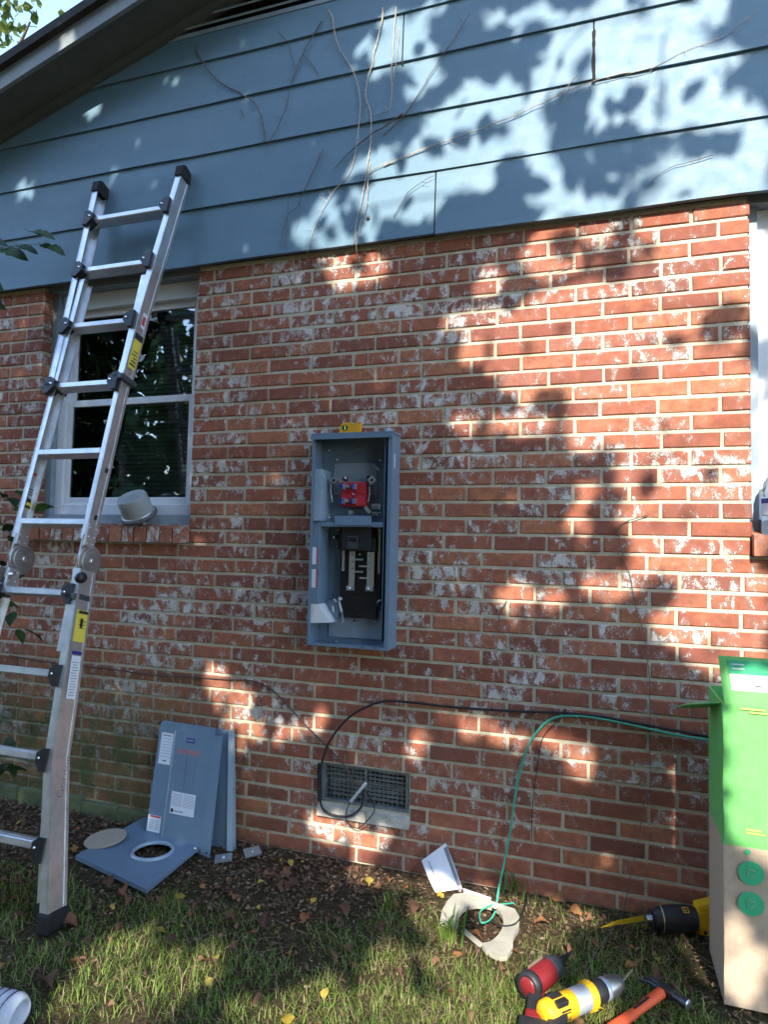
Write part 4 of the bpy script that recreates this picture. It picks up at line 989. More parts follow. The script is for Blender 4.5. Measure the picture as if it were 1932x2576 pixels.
# ================================================================== CABLES ON THE WALL
def wire(name, label, cat, pts, r, mat, n=8, group=None, sub=5):
    pp_ = smoothpath(pts, sub); b = MB(); b.tube(pp_, r, n)
    o = b.build(name, mat, None, pp_[0]); return tag(o, label, cat, group)
t_ = thing('brown_wire', 'thin brown wire running along the wall into a grey splice at the crawl space vent', 'wire', (0.310, -0.008, 0.683))
b = MB(); b.tube(smoothpath([(-1.112, -0.006, 0.694), (-0.843, -0.008, 0.680), (-0.589, -0.008, 0.677), (-0.442, -0.006, 0.675), (-0.348, -0.008, 0.670), (-0.216, -0.012, 0.669), (-0.019, -0.008, 0.676), (0.172, -0.008, 0.680), (0.292, -0.008, 0.682), (0.403, -0.010, 0.636), (0.519, -0.016, 0.541), (0.627, -0.014, 0.456), (0.713, -0.014, 0.385), (0.768, -0.020, 0.315), (0.802, -0.024, 0.308)], 5), .0032, 8); b.build('wire_run', m['cable_brown'], t_)
b = MB(); b.bar((0.758, -0.030, 0.241), (0.823, -0.026, 0.324), .012, .010, (0, 1, 0), .003); b.build('splice_sleeve', m['paper_grey'], t_)
b = MB(); b.tube(smoothpath([(0.758, -0.030, 0.239), (0.742, -0.034, 0.201), (0.749, -0.038, 0.161), (0.795, -0.040, 0.145), (0.834, -0.036, 0.179), (0.861, -0.030, 0.217), (0.854, -0.024, 0.245), (0.830, -0.020, 0.277), (0.805, -0.020, 0.307)], 6), .0022, 8); b.build('wire_loop', m['cable_black'], t_)
for k, p in enumerate(((-0.436, -0.004, 0.676), (-0.367, -0.004, 0.673))):
    b = MB(); b.cbox(p, (.016, .006, .007), (0, .1, 0), .002); b.build('cable_clip', m['white_plastic'], t_)
t_ = thing('black_cable', 'black coaxial cable arching over the wall and looping into the crawl space vent', 'cable', (1.139, -0.012, 0.658))
b = MB(); b.tube(smoothpath([(2.271, -0.020, 0.634), (2.086, -0.018, 0.647), (1.967, -0.016, 0.657), (1.859, -0.016, 0.667), (1.732, -0.012, 0.677), (1.600, -0.010, 0.677), (1.429, -0.012, 0.667), (1.268, -0.012, 0.660), (1.139, -0.012, 0.658), (1.006, -0.014, 0.661), (0.890, -0.020, 0.655), (0.813, -0.026, 0.626), (0.745, -0.030, 0.581), (0.686, -0.032, 0.515), (0.641, -0.030, 0.434), (0.621, -0.030, 0.346), (0.620, -0.032, 0.262), (0.637, -0.034, 0.199), (0.687, -0.036, 0.179), (0.758, -0.036, 0.186), (0.801, -0.030, 0.221), (0.814, -0.024, 0.267), (0.805, -0.020, 0.305)], 6), .0048, 10); b.build('cable_run', m['cable_black'], t_)
b = MB(); b.bar((0.610, -0.016, 0.373), (0.616, -0.016, 0.218), .016, .012, (0, 1, 0), .003); b.build('vent_edge_guard', m['black_rubber'], t_)
b = MB(); b.cbox((1.602, -0.014, 0.683), (.006, .022, .02), (0, 0, 0), .002); b.build('cable_tie', m['black_plastic'], t_)
b = MB(); b.cbox((1.898, -0.012, 0.661), (.03, .010, .008), (0, .15, 0), .002); b.build('cable_tie', m['black_plastic'], t_)
t_ = thing('green_ground_wire', 'green insulated ground wire hanging down the wall to the ground rod', 'wire', (1.440, -0.012, 0.470))
b = MB(); b.tube(smoothpath([(2.187, -0.020, 0.636), (2.085, -0.020, 0.635), (1.966, -0.018, 0.643), (1.780, -0.014, 0.665), (1.683, -0.012, 0.672), (1.597, -0.012, 0.666), (1.541, -0.012, 0.644), (1.499, -0.014, 0.598), (1.465, -0.014, 0.539), (1.440, -0.014, 0.453), (1.421, -0.018, 0.349), (1.406, -0.024, 0.228), (1.387, -0.040, 0.113), (1.373, -0.080, 0.036), (1.371, -0.140, -0.018)], 6), .0042, 8); b.build('wire_run', m['cable_green'], t_)
b = MB(); b.tube(smoothpath([(1.385, -0.239, 0.035), (1.373, -0.275, 0.020), (1.350, -0.324, 0.030), (1.335, -0.258, 0.030), (1.364, -0.216, 0.035), (1.400, -0.183, 0.030), (1.433, -0.127, 0.012)], 6), .003, 8); b.build('wire_tail', m['cable_green'], t_)
b = MB(); b.cyl((1.350, 0.006, -0.100), (1.394, -0.316, 0.090), .0075, 12); b.build('ground_rod', m['drill_bit'], t_)
wire('black_tail_wire', 'short black wire end curling over the broken white collar', 'wire', [(1.379, -0.293, 0.030), (1.412, -0.325, 0.035), (1.451, -0.329, 0.045), (1.474, -0.315, 0.060), (1.480, -0.182, 0.040), (1.476, -0.064, 0.030)], .0022, m['cable_black'])
wire('thin_black_wire', 'thin black wire hanging from the cable tie beside the green wire', 'wire', [(1.592, -0.012, 0.662), (1.550, -0.012, 0.620), (1.516, -0.010, 0.565), (1.500, -0.008, 0.459), (1.484, -0.008, 0.303), (1.483, -0.012, 0.184)], .0016, m['cable_black'], 6)

# ================================================================== GREEN CARTON
def build_carton():
    x0, y0, w, d, h = 2.067, -.432, .42, .27, .847
    T_ = thing('green_carton', 'tall green and brown cardboard carton with open flaps standing at the right edge', 'cardboard box', (x0 + w / 2, y0 + d / 2, 0)); t = .004
    zs = .447                                                      # where the green print ends
    def wallp(name, lo, hi):
        b = MB()
        for (za, zb, k) in ((0.0, zs, 1), (zs, h, 0)):
            b.m = k; b.box((lo[0], lo[1], za), (hi[0], hi[1], zb))
        return b.build(name, [m['box_green'], m['kraft']], T_)
    fp = MB(); nx, nz = 14, 30; gv_ = []                            # front panel: slightly bowed and dented board
    zl = sorted([h * k / nz for k in range(nz + 1) if abs(h * k / nz - zs) > .012] + [zs]); nz = len(zl) - 1
    for side in (0, 1):
        for zq in zl:
            for i in range(nx + 1):
                f = i / nx; ed = min(1, min(f, 1 - f) * 6) * min(1, min(zq / h, 1 - zq / h) * 10 + .15)
                bow = -.0035 * math.sin(math.pi * f) * math.sin(math.pi * zq / h) + .003 * noise.noise(Vector((f * 5, zq * 6, 2))) + .002 * noise.noise(Vector((f * 14, zq * 15, 7)))
                bow = max(bow, -.004); gv_.append((x0 + w * f + (.002 * noise.noise(Vector((zq * 9, 0, 4))) if i == 0 else 0), y0 + bow * ed + t * side, zq))
    NN = (nx + 1) * (nz + 1)
    for j in range(nz):
        fp.m = 1 if zl[j + 1] <= zs + 1e-6 else 0
        for i in range(nx): fp.add([gv_[k] for k in (j * (nx + 1) + i, j * (nx + 1) + i + 1, (j + 1) * (nx + 1) + i + 1, (j + 1) * (nx + 1) + i)], [(0, 1, 2, 3)], False); fp.add([gv_[NN + k] for k in (j * (nx + 1) + i, (j + 1) * (nx + 1) + i, (j + 1) * (nx + 1) + i + 1, j * (nx + 1) + i + 1)], [(0, 1, 2, 3)], False)
    fp = fp.build('front_panel', [m['box_green'], m['kraft']], T_, recalc=False); wallp('side_panel', (x0, y0 + t, 0), (x0 + t, y0 + d - t, 0)); wallp('side_panel', (x0 + w - t, y0 + t, 0), (x0 + w, y0 + d - t, 0)); wallp('back_panel', (x0, y0 + d - t, 0), (x0 + w, y0 + d, 0))
    b = MB(); b.box((x0 + t, y0 + t, .002), (x0 + w - t, y0 + d - t, .006)); b.build('bottom_panel', m['kraft'], T_)
    # flaps: the front one stands up, the left one sticks out sideways
    b = MB(); b.m = 0; P4 = [(x0 + .004, y0 + .002, h), (x0 + w, y0 + .002, h), (x0 + w + .006, y0 + .010, h + .135), (x0 - .010, y0 + .010, h + .138)]
    b.prism(P4, (0, t, 0)); fo = b.build('front_flap', [m['box_green']], T_)
    b = MB(); b.prism([(x0, y0 + .03, h - .001), (x0, y0 + d - .03, h - .060), (x0 - .075, y0 + d - .05, h - .066), (x0 - .110, y0 + .13, h - .046), (x0 - .085, y0 + .06, h - .02)], (.0, -.001, -.003)); b.build('side_flap', m['box_green'], T_)
    b = MB(); b.prism([(x0 + .01, y0 + d - t, h), (x0 + w - .01, y0 + d - t, h), (x0 + w - .01, y0 + d + .06, h - .10), (x0 + .01, y0 + d + .06, h - .10)], (0, 0, .003)); b.build('back_flap', m['box_green'], T_)
    # label on the flap
    def flp(u, v): a = Vector(P4[0]).lerp(Vector(P4[1]), u); c = Vector(P4[3]).lerp(Vector(P4[2]), u); return a.lerp(c, v) + Vector((0, -.0012, 0))
    def fl(name, u0, u1, v0, v1, mat, par, lift=0.0):
        b = MB(); b.prism([flp(u0, v0) - Vector((0, lift, 0)), flp(u1, v0) - Vector((0, lift, 0)), flp(u1, v1) - Vector((0, lift, 0)), flp(u0, v1) - Vector((0, lift, 0))], (0, .0006, 0)); return b.build(name, mat, par)
    lo = fl('shipping_label', .055, .94, .30, .93, m['sticker_white'], fo); fl('print', .055, .94, .64, .93, m['print_green'], lo, .0007)
    for k in range(2): fl('print', .075, .15, .74 + k * .09, .765 + k * .09, m['sticker_white'], lo, .0013)
    for k in range(16):
        if k in (3, 9, 12): continue
        fl('print', .082 + k * .0045, .0845 + k * .0045, .34, .47, m['print_grey'], lo, .0007)
    fl('print', .205, .25, .40, .425, m['print_black'], lo, .0007); fl('print', .105, .112, .53, .55, m['print_grey'], lo, .0007)
    # print on the front panel
    def disc(c, r, mat):
        b = MB(); b.lathe([(0, 0), (r, 0), (r, .0006), (0, .0006)], Matrix.Translation((c[0], y0 - .0044, c[2])) @ Matrix.Rotation(R(90), 4, 'X'), 36, False, False); return b.build('printed_symbol', mat, fp)
    for c in ((2.137, -0.432, 0.378), (2.136, -0.432, 0.293)):
        o = disc(c, .0335, m['print_green']); b = MB(); c = Vector(c)
        for a in range(3):
            q = c + Vector((.013 * math.cos(a * 2.09 + .5), -.0054, .013 * math.sin(a * 2.09 + .5))); q2 = c + Vector((.013 * math.cos(a * 2.09 + 2.0), -.0054, .013 * math.sin(a * 2.09 + 2.0))); b.bar(q, q2, .0012, .0022, (0, 1, 0))
        b.build('print', m['kraft'], o)
    disc((2.128, -0.432, 0.436), .008, m['print_green'])
    for (px, w_) in (((2.143, -0.432, 0.838), .062), ((2.161, -0.432, 0.829), .05), ((2.149, -0.432, 0.489), .05), ((2.145, -0.432, 0.498), .04)):
        b = MB(); b.box((px[0] - w_ / 2, y0 - .0050, px[2] - .0022), (px[0] + w_ / 2, y0 - .0044, px[2] + .0022)); b.build('print', m['print_tan'], fp)
build_carton()

# ================================================================== PAPERS, COLLAR, BOTTLE, ROLL
t_ = thing('instruction_booklet', 'folded white instruction booklet propped against the base of the brick wall', 'booklet', (1.188, -0.110, 0.000))
A, B_, C_, D_ = (Vector(q) for q in ((1.146, -0.138, 0.004), (1.234, -0.076, 0.004), (1.156, -0.022, 0.137), (1.063, -0.030, 0.058)))
nn = (B_ - A).cross(D_ - A).normalized()
def bil(u, v, n=0.0): return A.lerp(B_, u).lerp(D_.lerp(C_, u), v) + nn * (n + .006 * math.sin(math.pi * u) * 0 + .010 * math.sin(math.pi * v) * (u - .5))
b = MB(); n = 8
for s_, off in ((0, 0.0),):
    gv_ = [bil(i / n, j / n, off) for j in range(n + 1) for i in range(n + 1)]; b.add(gv_ + [v - nn * .0022 for v in gv_], [(j * (n + 1) + i, j * (n + 1) + i + 1, (j + 1) * (n + 1) + i + 1, (j + 1) * (n + 1) + i) for j in range(n) for i in range(n)] + [((n + 1) ** 2 + j * (n + 1) + i, (n + 1) ** 2 + (j + 1) * (n + 1) + i, (n + 1) ** 2 + (j + 1) * (n + 1) + i + 1, (n + 1) ** 2 + j * (n + 1) + i + 1) for j in range(n) for i in range(n)], True)
b.build('page', m['paper_white'], t_, recalc=False)
b = MB(); b.prism([bil(.2, .12, .0025), bil(.215, .12, .0025), bil(.2, .86, .0045), bil(.185, .86, .0045)], nn * -.0008); b.build('print', m['print_black'], t_)
b = MB(); b.prism([bil(.84, .05, .003), bil(.97, .05, .003), bil(.97, .9, .006), bil(.84, .9, .006)], nn * -.0006); b.build('print', m['print_grey'], t_)
b = MB(); b.prism([bil(1.0, .0, -.003), bil(1.0, 1, -.002), bil(.9, 1.0, -.018), bil(.96, .0, -.03)], nn * -.0012); b.build('back_page', m['paper_white'], t_)
t_ = MB(); t_.prism([(1.244, -0.113, 0.025), (1.357, -0.153, 0.030), (1.355, -0.179, 0.026), (1.254, -0.136, 0.016)], (.0, .0, -.004)); o = t_.build('paper_strip', m['paper_grey'], None, (1.300, -0.134, 0.020)); tag(o, 'narrow grey paper strip lying behind the broken white collar', 'paper strip')

def zc(px): return [Vector(q) for q in px]
T_ = thing('broken_collar', 'broken cream plastic collar ring lying on sunlit ground under the green wire', 'plastic collar', (1.332, -0.267, 0.000))
outer = [(1.216, -0.360, 0.030), (1.210, -0.307, 0.036), (1.216, -0.254, 0.042), (1.229, -0.208, 0.046), (1.263, -0.185, 0.046), (1.316, -0.177, 0.042), (1.364, -0.194, 0.040), (1.414, -0.207, 0.040), (1.448, -0.220, 0.042), (1.468, -0.262, 0.042), (1.474, -0.318, 0.036), (1.461, -0.372, 0.030), (1.466, -0.415, 0.024), (1.454, -0.456, 0.018), (1.430, -0.467, 0.016), (1.386, -0.444, 0.014), (1.370, -0.423, 0.016)]
inner = [(1.280, -0.368, 0.020), (1.267, -0.342, 0.026), (1.267, -0.305, 0.030), (1.275, -0.266, 0.032), (1.290, -0.241, 0.032), (1.316, -0.222, 0.032), (1.347, -0.213, 0.032), (1.374, -0.216, 0.032), (1.395, -0.233, 0.032), (1.412, -0.263, 0.032), (1.420, -0.298, 0.030), (1.419, -0.331, 0.026), (1.411, -0.360, 0.022), (1.402, -0.377, 0.018), (1.392, -0.391, 0.016), (1.380, -0.400, 0.014), (1.370, -0.406, 0.014)]
outer = [Vector(p) for p in outer]; inner = [Vector(p) for p in inner]; n = len(outer)
b = MB(); vs_ = outer + inner; dn = Vector((0, 0, -.014))
b.add(vs_ + [v + dn for v in vs_], [(i, i + 1, n + i + 1, n + i) for i in range(n - 1)] + [(2 * n + i, 3 * n + i, 3 * n + i + 1, 2 * n + i + 1) for i in range(n - 1)] + [(i, 2 * n + i, 2 * n + i + 1, i + 1) for i in range(n - 1)] + [(n + i, n + i + 1, 3 * n + i + 1, 3 * n + i) for i in range(n - 1)] + [(0, n, 3 * n, 2 * n), (n - 1, 3 * n - 1, 4 * n - 1, 2 * n - 1)])
b.build('ring', m['collar_plastic'], T_)
b = MB(); b.bar((1.294, -0.357, 0.012), (1.367, -0.418, 0.010), .02, .006, (0, 0, 1), .002); b.build('broken_edge', m['collar_plastic'], T_)
b = MB(); b.bar((1.217, -0.327, 0.012), (1.271, -0.322, 0.012), .03, .018, (0, 0, 1), .003); b.build('clamp_lug', m['collar_plastic'], T_)

T_ = thing('water_bottle', 'clear plastic water bottle with a blue and white label on the right window sill', 'bottle', (2.29, .0, 1.372))
M = Matrix.Translation((2.292, -.004, 1.352)); b = MB()
b.lathe([(.0, .008), (.020, .004), (.028, 0), (.032, .006), (.0325, .022), (.0315, .026), (.0325, .03), (.0325, .125), (.031, .135), (.0325, .142), (.032, .16), (.026, .185), (.014, .202), (.0125, .206), (.0125, .214)], M, 28, True, False); b.build('bottle_body', m['clear_plastic'], T_)
b = MB(); b.lathe([(.0331, .072), (.0331, .128)], M, 28, True, False); lo = b.build('label_band', m['sticker_white'], T_); b = MB(); b.lathe([(.0333, .112), (.0333, .129)], M, 28, True, False); b.build('label_stripe', m['sticker_blue'], lo)
b = MB(); b.lathe([(.0145, .206), (.0145, .222), (.013, .224), (0, .224)], M, 20); b.build('cap', m['white_plastic'], T_)

T_ = thing('white_cloth_roll', 'rolled white cloth bundle with dark lines in the lower left corner', 'cloth roll', (0.220, -1.163, 0.000))
ca, cb = Vector((0.144, -1.215, 0.050)), Vector((0.292, -1.196, 0.044)); M = Matrix.Translation(ca) @ (cb - ca).to_track_quat('Z', 'Y').to_matrix().to_4x4(); Ln = (cb - ca).length
b = MB(); n = 40; prof = []
rings = []
for j in range(15):
    f = j / 14; rr0 = .052 - .010 * max(0, (f - .75) / .25) ** 2 + .002 * math.sin(f * 30)
    rings.append([M @ Vector(((rr0 * (1 + .05 * math.sin(3 * a + 4 * f) + .03 * noise.noise(Vector((math.cos(a) * 2, math.sin(a) * 2, f * 6))))) * math.cos(a), (rr0 * (1 + .05 * math.sin(3 * a + 4 * f))) * .86 * math.sin(a), f * Ln)) for a in [2 * math.pi * k / n for k in range(n)]])
c_in = [[M @ Vector((.034 * math.cos(2 * math.pi * k / n), .028 * math.sin(2 * math.pi * k / n), Ln)) for k in range(n)], [M @ Vector((.030 * math.cos(2 * math.pi * k / n), .024 * math.sin(2 * math.pi * k / n), Ln - .08)) for k in range(n)]]
rings += c_in; vs_ = [v for r_ in rings for v in r_]
b.add(vs_, [(i * n + k, i * n + (k + 1) % n, (i + 1) * n + (k + 1) % n, (i + 1) * n + k) for i in range(len(rings) - 1) for k in range(n)], True); b.add(rings[0], [tuple(range(n))]); b.add(rings[-1], [tuple(range(n))]); b.build('cloth', m['cloth_white'], T_)
for f in (.52, .66, .82):
    b = MB(); b.tube([M @ Vector((.0555 * math.cos(a), .0478 * math.sin(a), Ln * (f + .03 * math.sin(a * 2)))) for a in [2 * math.pi * k / 28 for k in range(29)]], .0014, 5, cap=False); b.build('band', m['cable_black'], T_)

# ================================================================== TOOLS
def axes(a, b, upv=(0, 0, 1)):
    """frame with Z from a to b and Y as near upv as possible"""
    a, b = Vector(a), Vector(b); z = (b - a).normalized(); y = Vector(upv); y = (y - z * y.dot(z)).normalized(); x = y.cross(z)
    return Matrix(((x.x, y.x, z.x, a.x), (x.y, y.y, z.y, a.y), (x.z, y.z, z.z, a.z), (0, 0, 0, 1)))

def build_drill():
    tail, nose = Vector((1.585, -0.750, 0.060)), Vector((1.790, -0.525, 0.058))
    T_ = thing('cordless_drill', 'yellow and black cordless drill with a long bit lying in the grass', 'drill', (tail + nose) / 2 * Vector((1, 1, 0)) if False else ((tail.x + nose.x) / 2, (tail.y + nose.y) / 2, 0))
    Ln = (nose - tail).length; M = axes(tail, nose); s = Ln / .235
    def L(name, prof, mat, n=26): b = MB(); b.lathe([(r, h * s) for r, h in prof], M, n); return b.build(name, mat, T_)
    bo = L('motor_housing', [(0, 0), (.024, 0), (.032, .006), (.034, .02), (.034, .078), (.031, .082)], m['tool_yellow'])
    for (u, v, w, h_) in ((.006, .026, .022, .030), (-.022, .028, .018, .028), (.018, -.006, .02, .03)):
        b = MB(); b.box((u - w / 2, v - .004 if abs(v) > .01 else v, .022 * s), (u + w / 2, v + .0095, (.022 + h_) * s), M, .002); b.build('grip_inset', m['tool_black'], bo)
    for k in range(5):
        b = MB(); b.box((-.0335, -.012 + .006 * k, .03 * s), (.0335, -.009 + .006 * k, .055 * s), M); b.build('vent_slot', m['tool_black'], bo)
    L('gear_case', [(.031, .080), (.033, .084), (.033, .118), (.030, .122)], m['drill_silver'])
    L('torque_ring', [(.0345, .120), (.036, .123), (.036, .136), (.0335, .139)], m['tool_yellow'])
    b = MB()
    for k in range(18): a = 2 * math.pi * k / 18; b.box((.0345, -.0022, .124 * s), (.0375, .0022, .135 * s), M @ Matrix.Rotation(a, 4, 'Z')); 
    b.build('torque_ridges', m['tool_yellow'], T_)
    L('chuck', [(.029, .139), (.030, .143), (.030, .168), (.0285, .170)], m['tool_black']); L('chuck_band', [(.0295, .170), (.0298, .171), (.0298, .180), (.0285, .181)], m['drill_silver']); L('chuck_sleeve', [(.028, .181), (.0285, .184), (.027, .205), (.019, .226), (.012, .232), (.006, .235)], m['chuck_metal'])
    b = MB(); tip = Vector((1.819, -0.466, 0.062)); b.tube([nose, nose.lerp(tip, .3), tip.lerp(nose, .08), tip], lambda f: .0032 if f < .9 else .0012, 8)
    for k in range(26): f = k / 26; c = nose.lerp(tip, .2 + .75 * f); a = k * 1.2; q = M.to_3x3() @ Vector((math.cos(a), math.sin(a), 0)); b.cbox(c + q * .0026, (.002, .002, .003))
    b.build('drill_bit', m['drill_bit'], T_)
    # grip and battery run back towards the viewer, out of the picture
    g0 = tail.lerp(nose, .22); g1 = g0 + Vector((-.02, -.125, -.022)); b = MB(); b.bar(g0, g1, .036, .046, (1, .3, 0), .012); b.build('grip', m['tool_black'], T_); b = MB(); b.bar(g1 + Vector((.003, .005, 0)), g1 + Vector((-.006, -.05, -.006)), .066, .09, (1, .3, 0), .012); b.build('battery', m['tool_black'], T_)
build_drill()

def build_impact():
    nose, tail = Vector((1.616, -0.500, 0.062)), Vector((1.539, -0.652, 0.066))
    T_ = thing('impact_driver', 'red and black impact driver standing in the grass left of the yellow drill', 'impact driver', ((1.555, -0.563, 0.000))); M = axes(tail, nose); Ln = (nose - tail).length; s = Ln / .13
    def L(name, prof, mat, n=26): b = MB(); b.lathe([(r, h * s) for r, h in prof], M, n); return b.build(name, mat, T_)
    L('rear_ring', [(.030, -.006), (.036, -.004), (.037, .006), (.0355, .012), (.029, .012)], m['tool_black']); L('rear_cap', [(0, -.010), (.020, -.009), (.028, -.004), (.0295, .004)], m['tool_red'])
    bo = L('motor_housing', [(.0345, .010), (.0355, .014), (.0355, .072), (.033, .078)], m['tool_red']); L('nose_cone', [(.0335, .076), (.034, .08), (.031, .10), (.024, .114), (.016, .118)], m['tool_grey']); L('bit_holder', [(.012, .116), (.012, .132), (.009, .134), (.009, .15), (.005, .151), (.005, .185)], m['tool_black'])
    b = MB(); b.box((.012, .030, .016 * s), (.018, .0375, .07 * s), M, .001); b.build('trim_line', m['drill_bit'], bo)
    g0 = tail.lerp(nose, .22) + Vector((0, 0, -.015)); g1 = Vector((1.561, -0.739, 0.032))
    b = MB(); b.bar(g0, g1, .034, .040, (.9, .2, 0), .010); b.build('grip', m['tool_black'], T_)
    d = (g1 - g0).normalized(); b = MB(); b.bar(g1 - d * .018, g1 + d * .016, .044, .046, (.9, .2, 0), .008); b.build('battery_collar', m['tool_red'], T_); b = MB(); b.bar(g1 + d * .016, g1 + d * .075, .06, .074, (.9, .2, 0), .008); b.build('battery', m['tool_black'], T_)
    b = MB(); b.bar(g0 + d * .03 + Vector((.02, .008, 0)), g0 + d * .055 + Vector((.022, .01, 0)), .012, .012, (.9, .2, 0), .003); b.build('trigger', m['tool_red'], T_)
build_impact()

def build_hammer():
    h0, h1 = Vector((1.755, -0.695, 0.026)), Vector((1.894, -0.499, 0.034))
    T_ = thing('claw_hammer', 'claw hammer with an orange handle lying in the grass beside the drill', 'hammer', (h0.x, h0.y, 0)); M = axes(h0, h1); Ln = (h1 - h0).length
    b = MB(); rings = []; n = 14
    for f in [i / 14 for i in range(15)]:
        w = .0165 + .002 * math.cos(f * 6.5) - .003 * f; t = .0125 + .001 * math.cos(f * 6.5); rings.append([M @ Vector((w * math.cos(2 * math.pi * k / n), t * math.sin(2 * math.pi * k / n), f * Ln)) for k in range(n)])
    vs_ = [v for r_ in rings for v in r_]; b.add(vs_, [(i * n + k, i * n + (k + 1) % n, (i + 1) * n + (k + 1) % n, (i + 1) * n + k) for i in range(14) for k in range(n)], True); b.add(rings[0], [tuple(range(n))]); b.add(rings[-1], [tuple(range(n))]); ho = b.build('handle', m['hammer_orange'], T_)
    b = MB(); b.box((-.0035, .0112, Ln * .45), (.0035, .0128, Ln * .75), M); b.build('printed_mark', m['print_black'], ho)
    b = MB(); b.bar(h0 - (h1 - h0).normalized() * .09, h0 + (h1 - h0).normalized() * .01, .030, .024, (0, 0, 1), .008); b.build('grip_butt', m['tool_black'], T_)
    hc = h1 + (h1 - h0).normalized() * .018; b = MB(); b.bar(h1 - (h1 - h0).normalized() * .004, hc, .022, .020, (0, 0, 1), .004)
    side = Vector((1.959, -0.528, 0.030)) - hc; side.z = 0; side.normalize()
    b.bar(hc - side * .018, hc + side * .03, .028, .026, (0, 0, 1), .006); b.cyl(hc + side * .026, hc + side * .055, .0105, 16, .0095); b.cyl(hc + side * .053, hc + side * .072, .0145, 18); b.build('hammer_head', m['hammer_steel'], T_)
    b = MB(); b.lathe([(.0142, 0), (.0142, .0008), (0, .001)], Matrix.Translation(hc + side * .0722) @ side.to_track_quat('Z', 'Y').to_matrix().to_4x4(), 18); b.build('striking_face', m['chuck_metal'], T_)
    fwd = (h1 - h0).normalized()
    for s_ in (-1, 1):
        off = fwd * .006 * s_; b = MB(); pts = [hc - side * .012 + off, hc - side * .04 + off * 1.4 + Vector((0, 0, .002)), hc - side * .062 + off * 1.8 - Vector((0, 0, .004)), hc - side * .078 + off * 2 - Vector((0, 0, .012))]; b.tube(smoothpath(pts, 4), lambda f: .0085 * (1 - .7 * f), 8); b.build('claw', m['hammer_steel'], T_)
build_hammer()

def build_saw():
    tip, shoe = Vector((1.730, -0.190, 0.018)), Vector((1.882, -0.108, 0.034)); nose, back = Vector((1.887, -0.125, 0.045)), Vector((2.100, 0.097, 0.050))
    back = nose + Vector((.185, .062, .004)); T_ = thing('reciprocating_saw', 'black and yellow reciprocating saw lying against the wall behind the carton', 'reciprocating saw', (nose.x, nose.y, 0)); M = axes(nose, back); Ln = (back - nose).length
    b = MB(); d = (shoe - tip); up_ = Vector((0, -.35, 1)).normalized(); n = 22; poly = [tip]
    for k in range(n): f = (k + .5) / n; poly.append(tip + d * f + up_ * (.016 + .003 * (1 if k % 2 else 0)) * min(1, f * 3.2)); 
    poly += [shoe + up_ * .014, shoe - up_ * .006]; b.prism(poly, Vector((.0, .0012, 0))); b.build('blade', m['saw_paint'], T_)
    b = MB(); b.cbox(shoe + Vector((-.006, -.001, .004)), (.012, .014, .008), (0, 0, .2)); b.build('blade_slot', m['print_black'], T_)
    def L(name, prof, mat, n=24, sx=1.0, sy=1.0):
        b = MB(); b.lathe(prof, M @ Matrix.Diagonal((sx, sy, 1, 1)), n); return b.build(name, mat, T_)
    L('blade_clamp', [(.011, -.012), (.014, -.006), (.014, .008), (.018, .010), (.020, .022)], m['chuck_metal'])
    b = MB(); b.box((-.024, -.034, .006), (.024, .024, .012), M, .003); b.build('shoe', m['tool_black'], T_)
    bo = L('gear_case', [(.022, .012), (.028, .018), (.033, .034), (.036, .05), (.038, .09), (.038, .125), (.034, .150), (.030, .158)], m['tool_black'], 28, .95, 1.15)
    b = MB(); b.lathe([(.0366, .036), (.0376, .037), (.0376, .0395), (.0366, .0405)], M @ Matrix.Diagonal((.97, 1.16, 1, 1)), 28, True, False); b.build('trim_ring', m['drill_bit'], bo)
    # small yellow emblem frames on the housing
    for (z0_, yy, ang) in ((.055, .012, -.9), (.105, .024, .5)):
        MM = M @ Matrix.Rotation(ang, 4, 'Z'); b = MB(); rr_ = .0455
        for (x0_, x1_, za, zb) in ((-.010, .010, 0, .002), (-.010, .010, .018, .020), (-.010, -.008, 0, .02), (.008, .010, 0, .02), (-.004, .004, .006, .009), (-.004, -.002, .006, .014)): b.box((x0_, rr_ * .98, z0_ + za), (x1_, rr_, z0_ + zb), MM)
        b.build('emblem', m['tool_yellow'], bo)
    # yellow rear handle, cut off by the carton
    b = MB(); hM = M @ Matrix.Translation((0, 0, Ln - .03))
    b.box((-.022, .004, 0), (.022, .052, .12), hM @ Matrix.Rotation(R(-12), 4, 'X'), .010); b.box((-.020, -.046, .0), (.020, -.024, .11), hM @ Matrix.Rotation(R(6), 4, 'X'), .008); b.box((-.020, -.045, .10), (.020, .045, .13), hM, .009); b.box((-.024, -.03, -.008), (.024, .04, .03), hM, .010); b.build('rear_handle', m['tool_yellow'], T_)
    b = MB(); b.lathe([(.006, 0), (.006, .002), (.003, .002), (0, .001)], hM @ Matrix.Translation((-.0205, -.036, .016)) @ Matrix.Rotation(R(-90), 4, 'Y'), 12); b.build('handle_screw', m['print_black'], T_)
    b = MB(); b.box((-.03, -.07, .13), (.03, .02, .20), hM, .01); b.build('battery', m['tool_black'], T_)
build_saw()

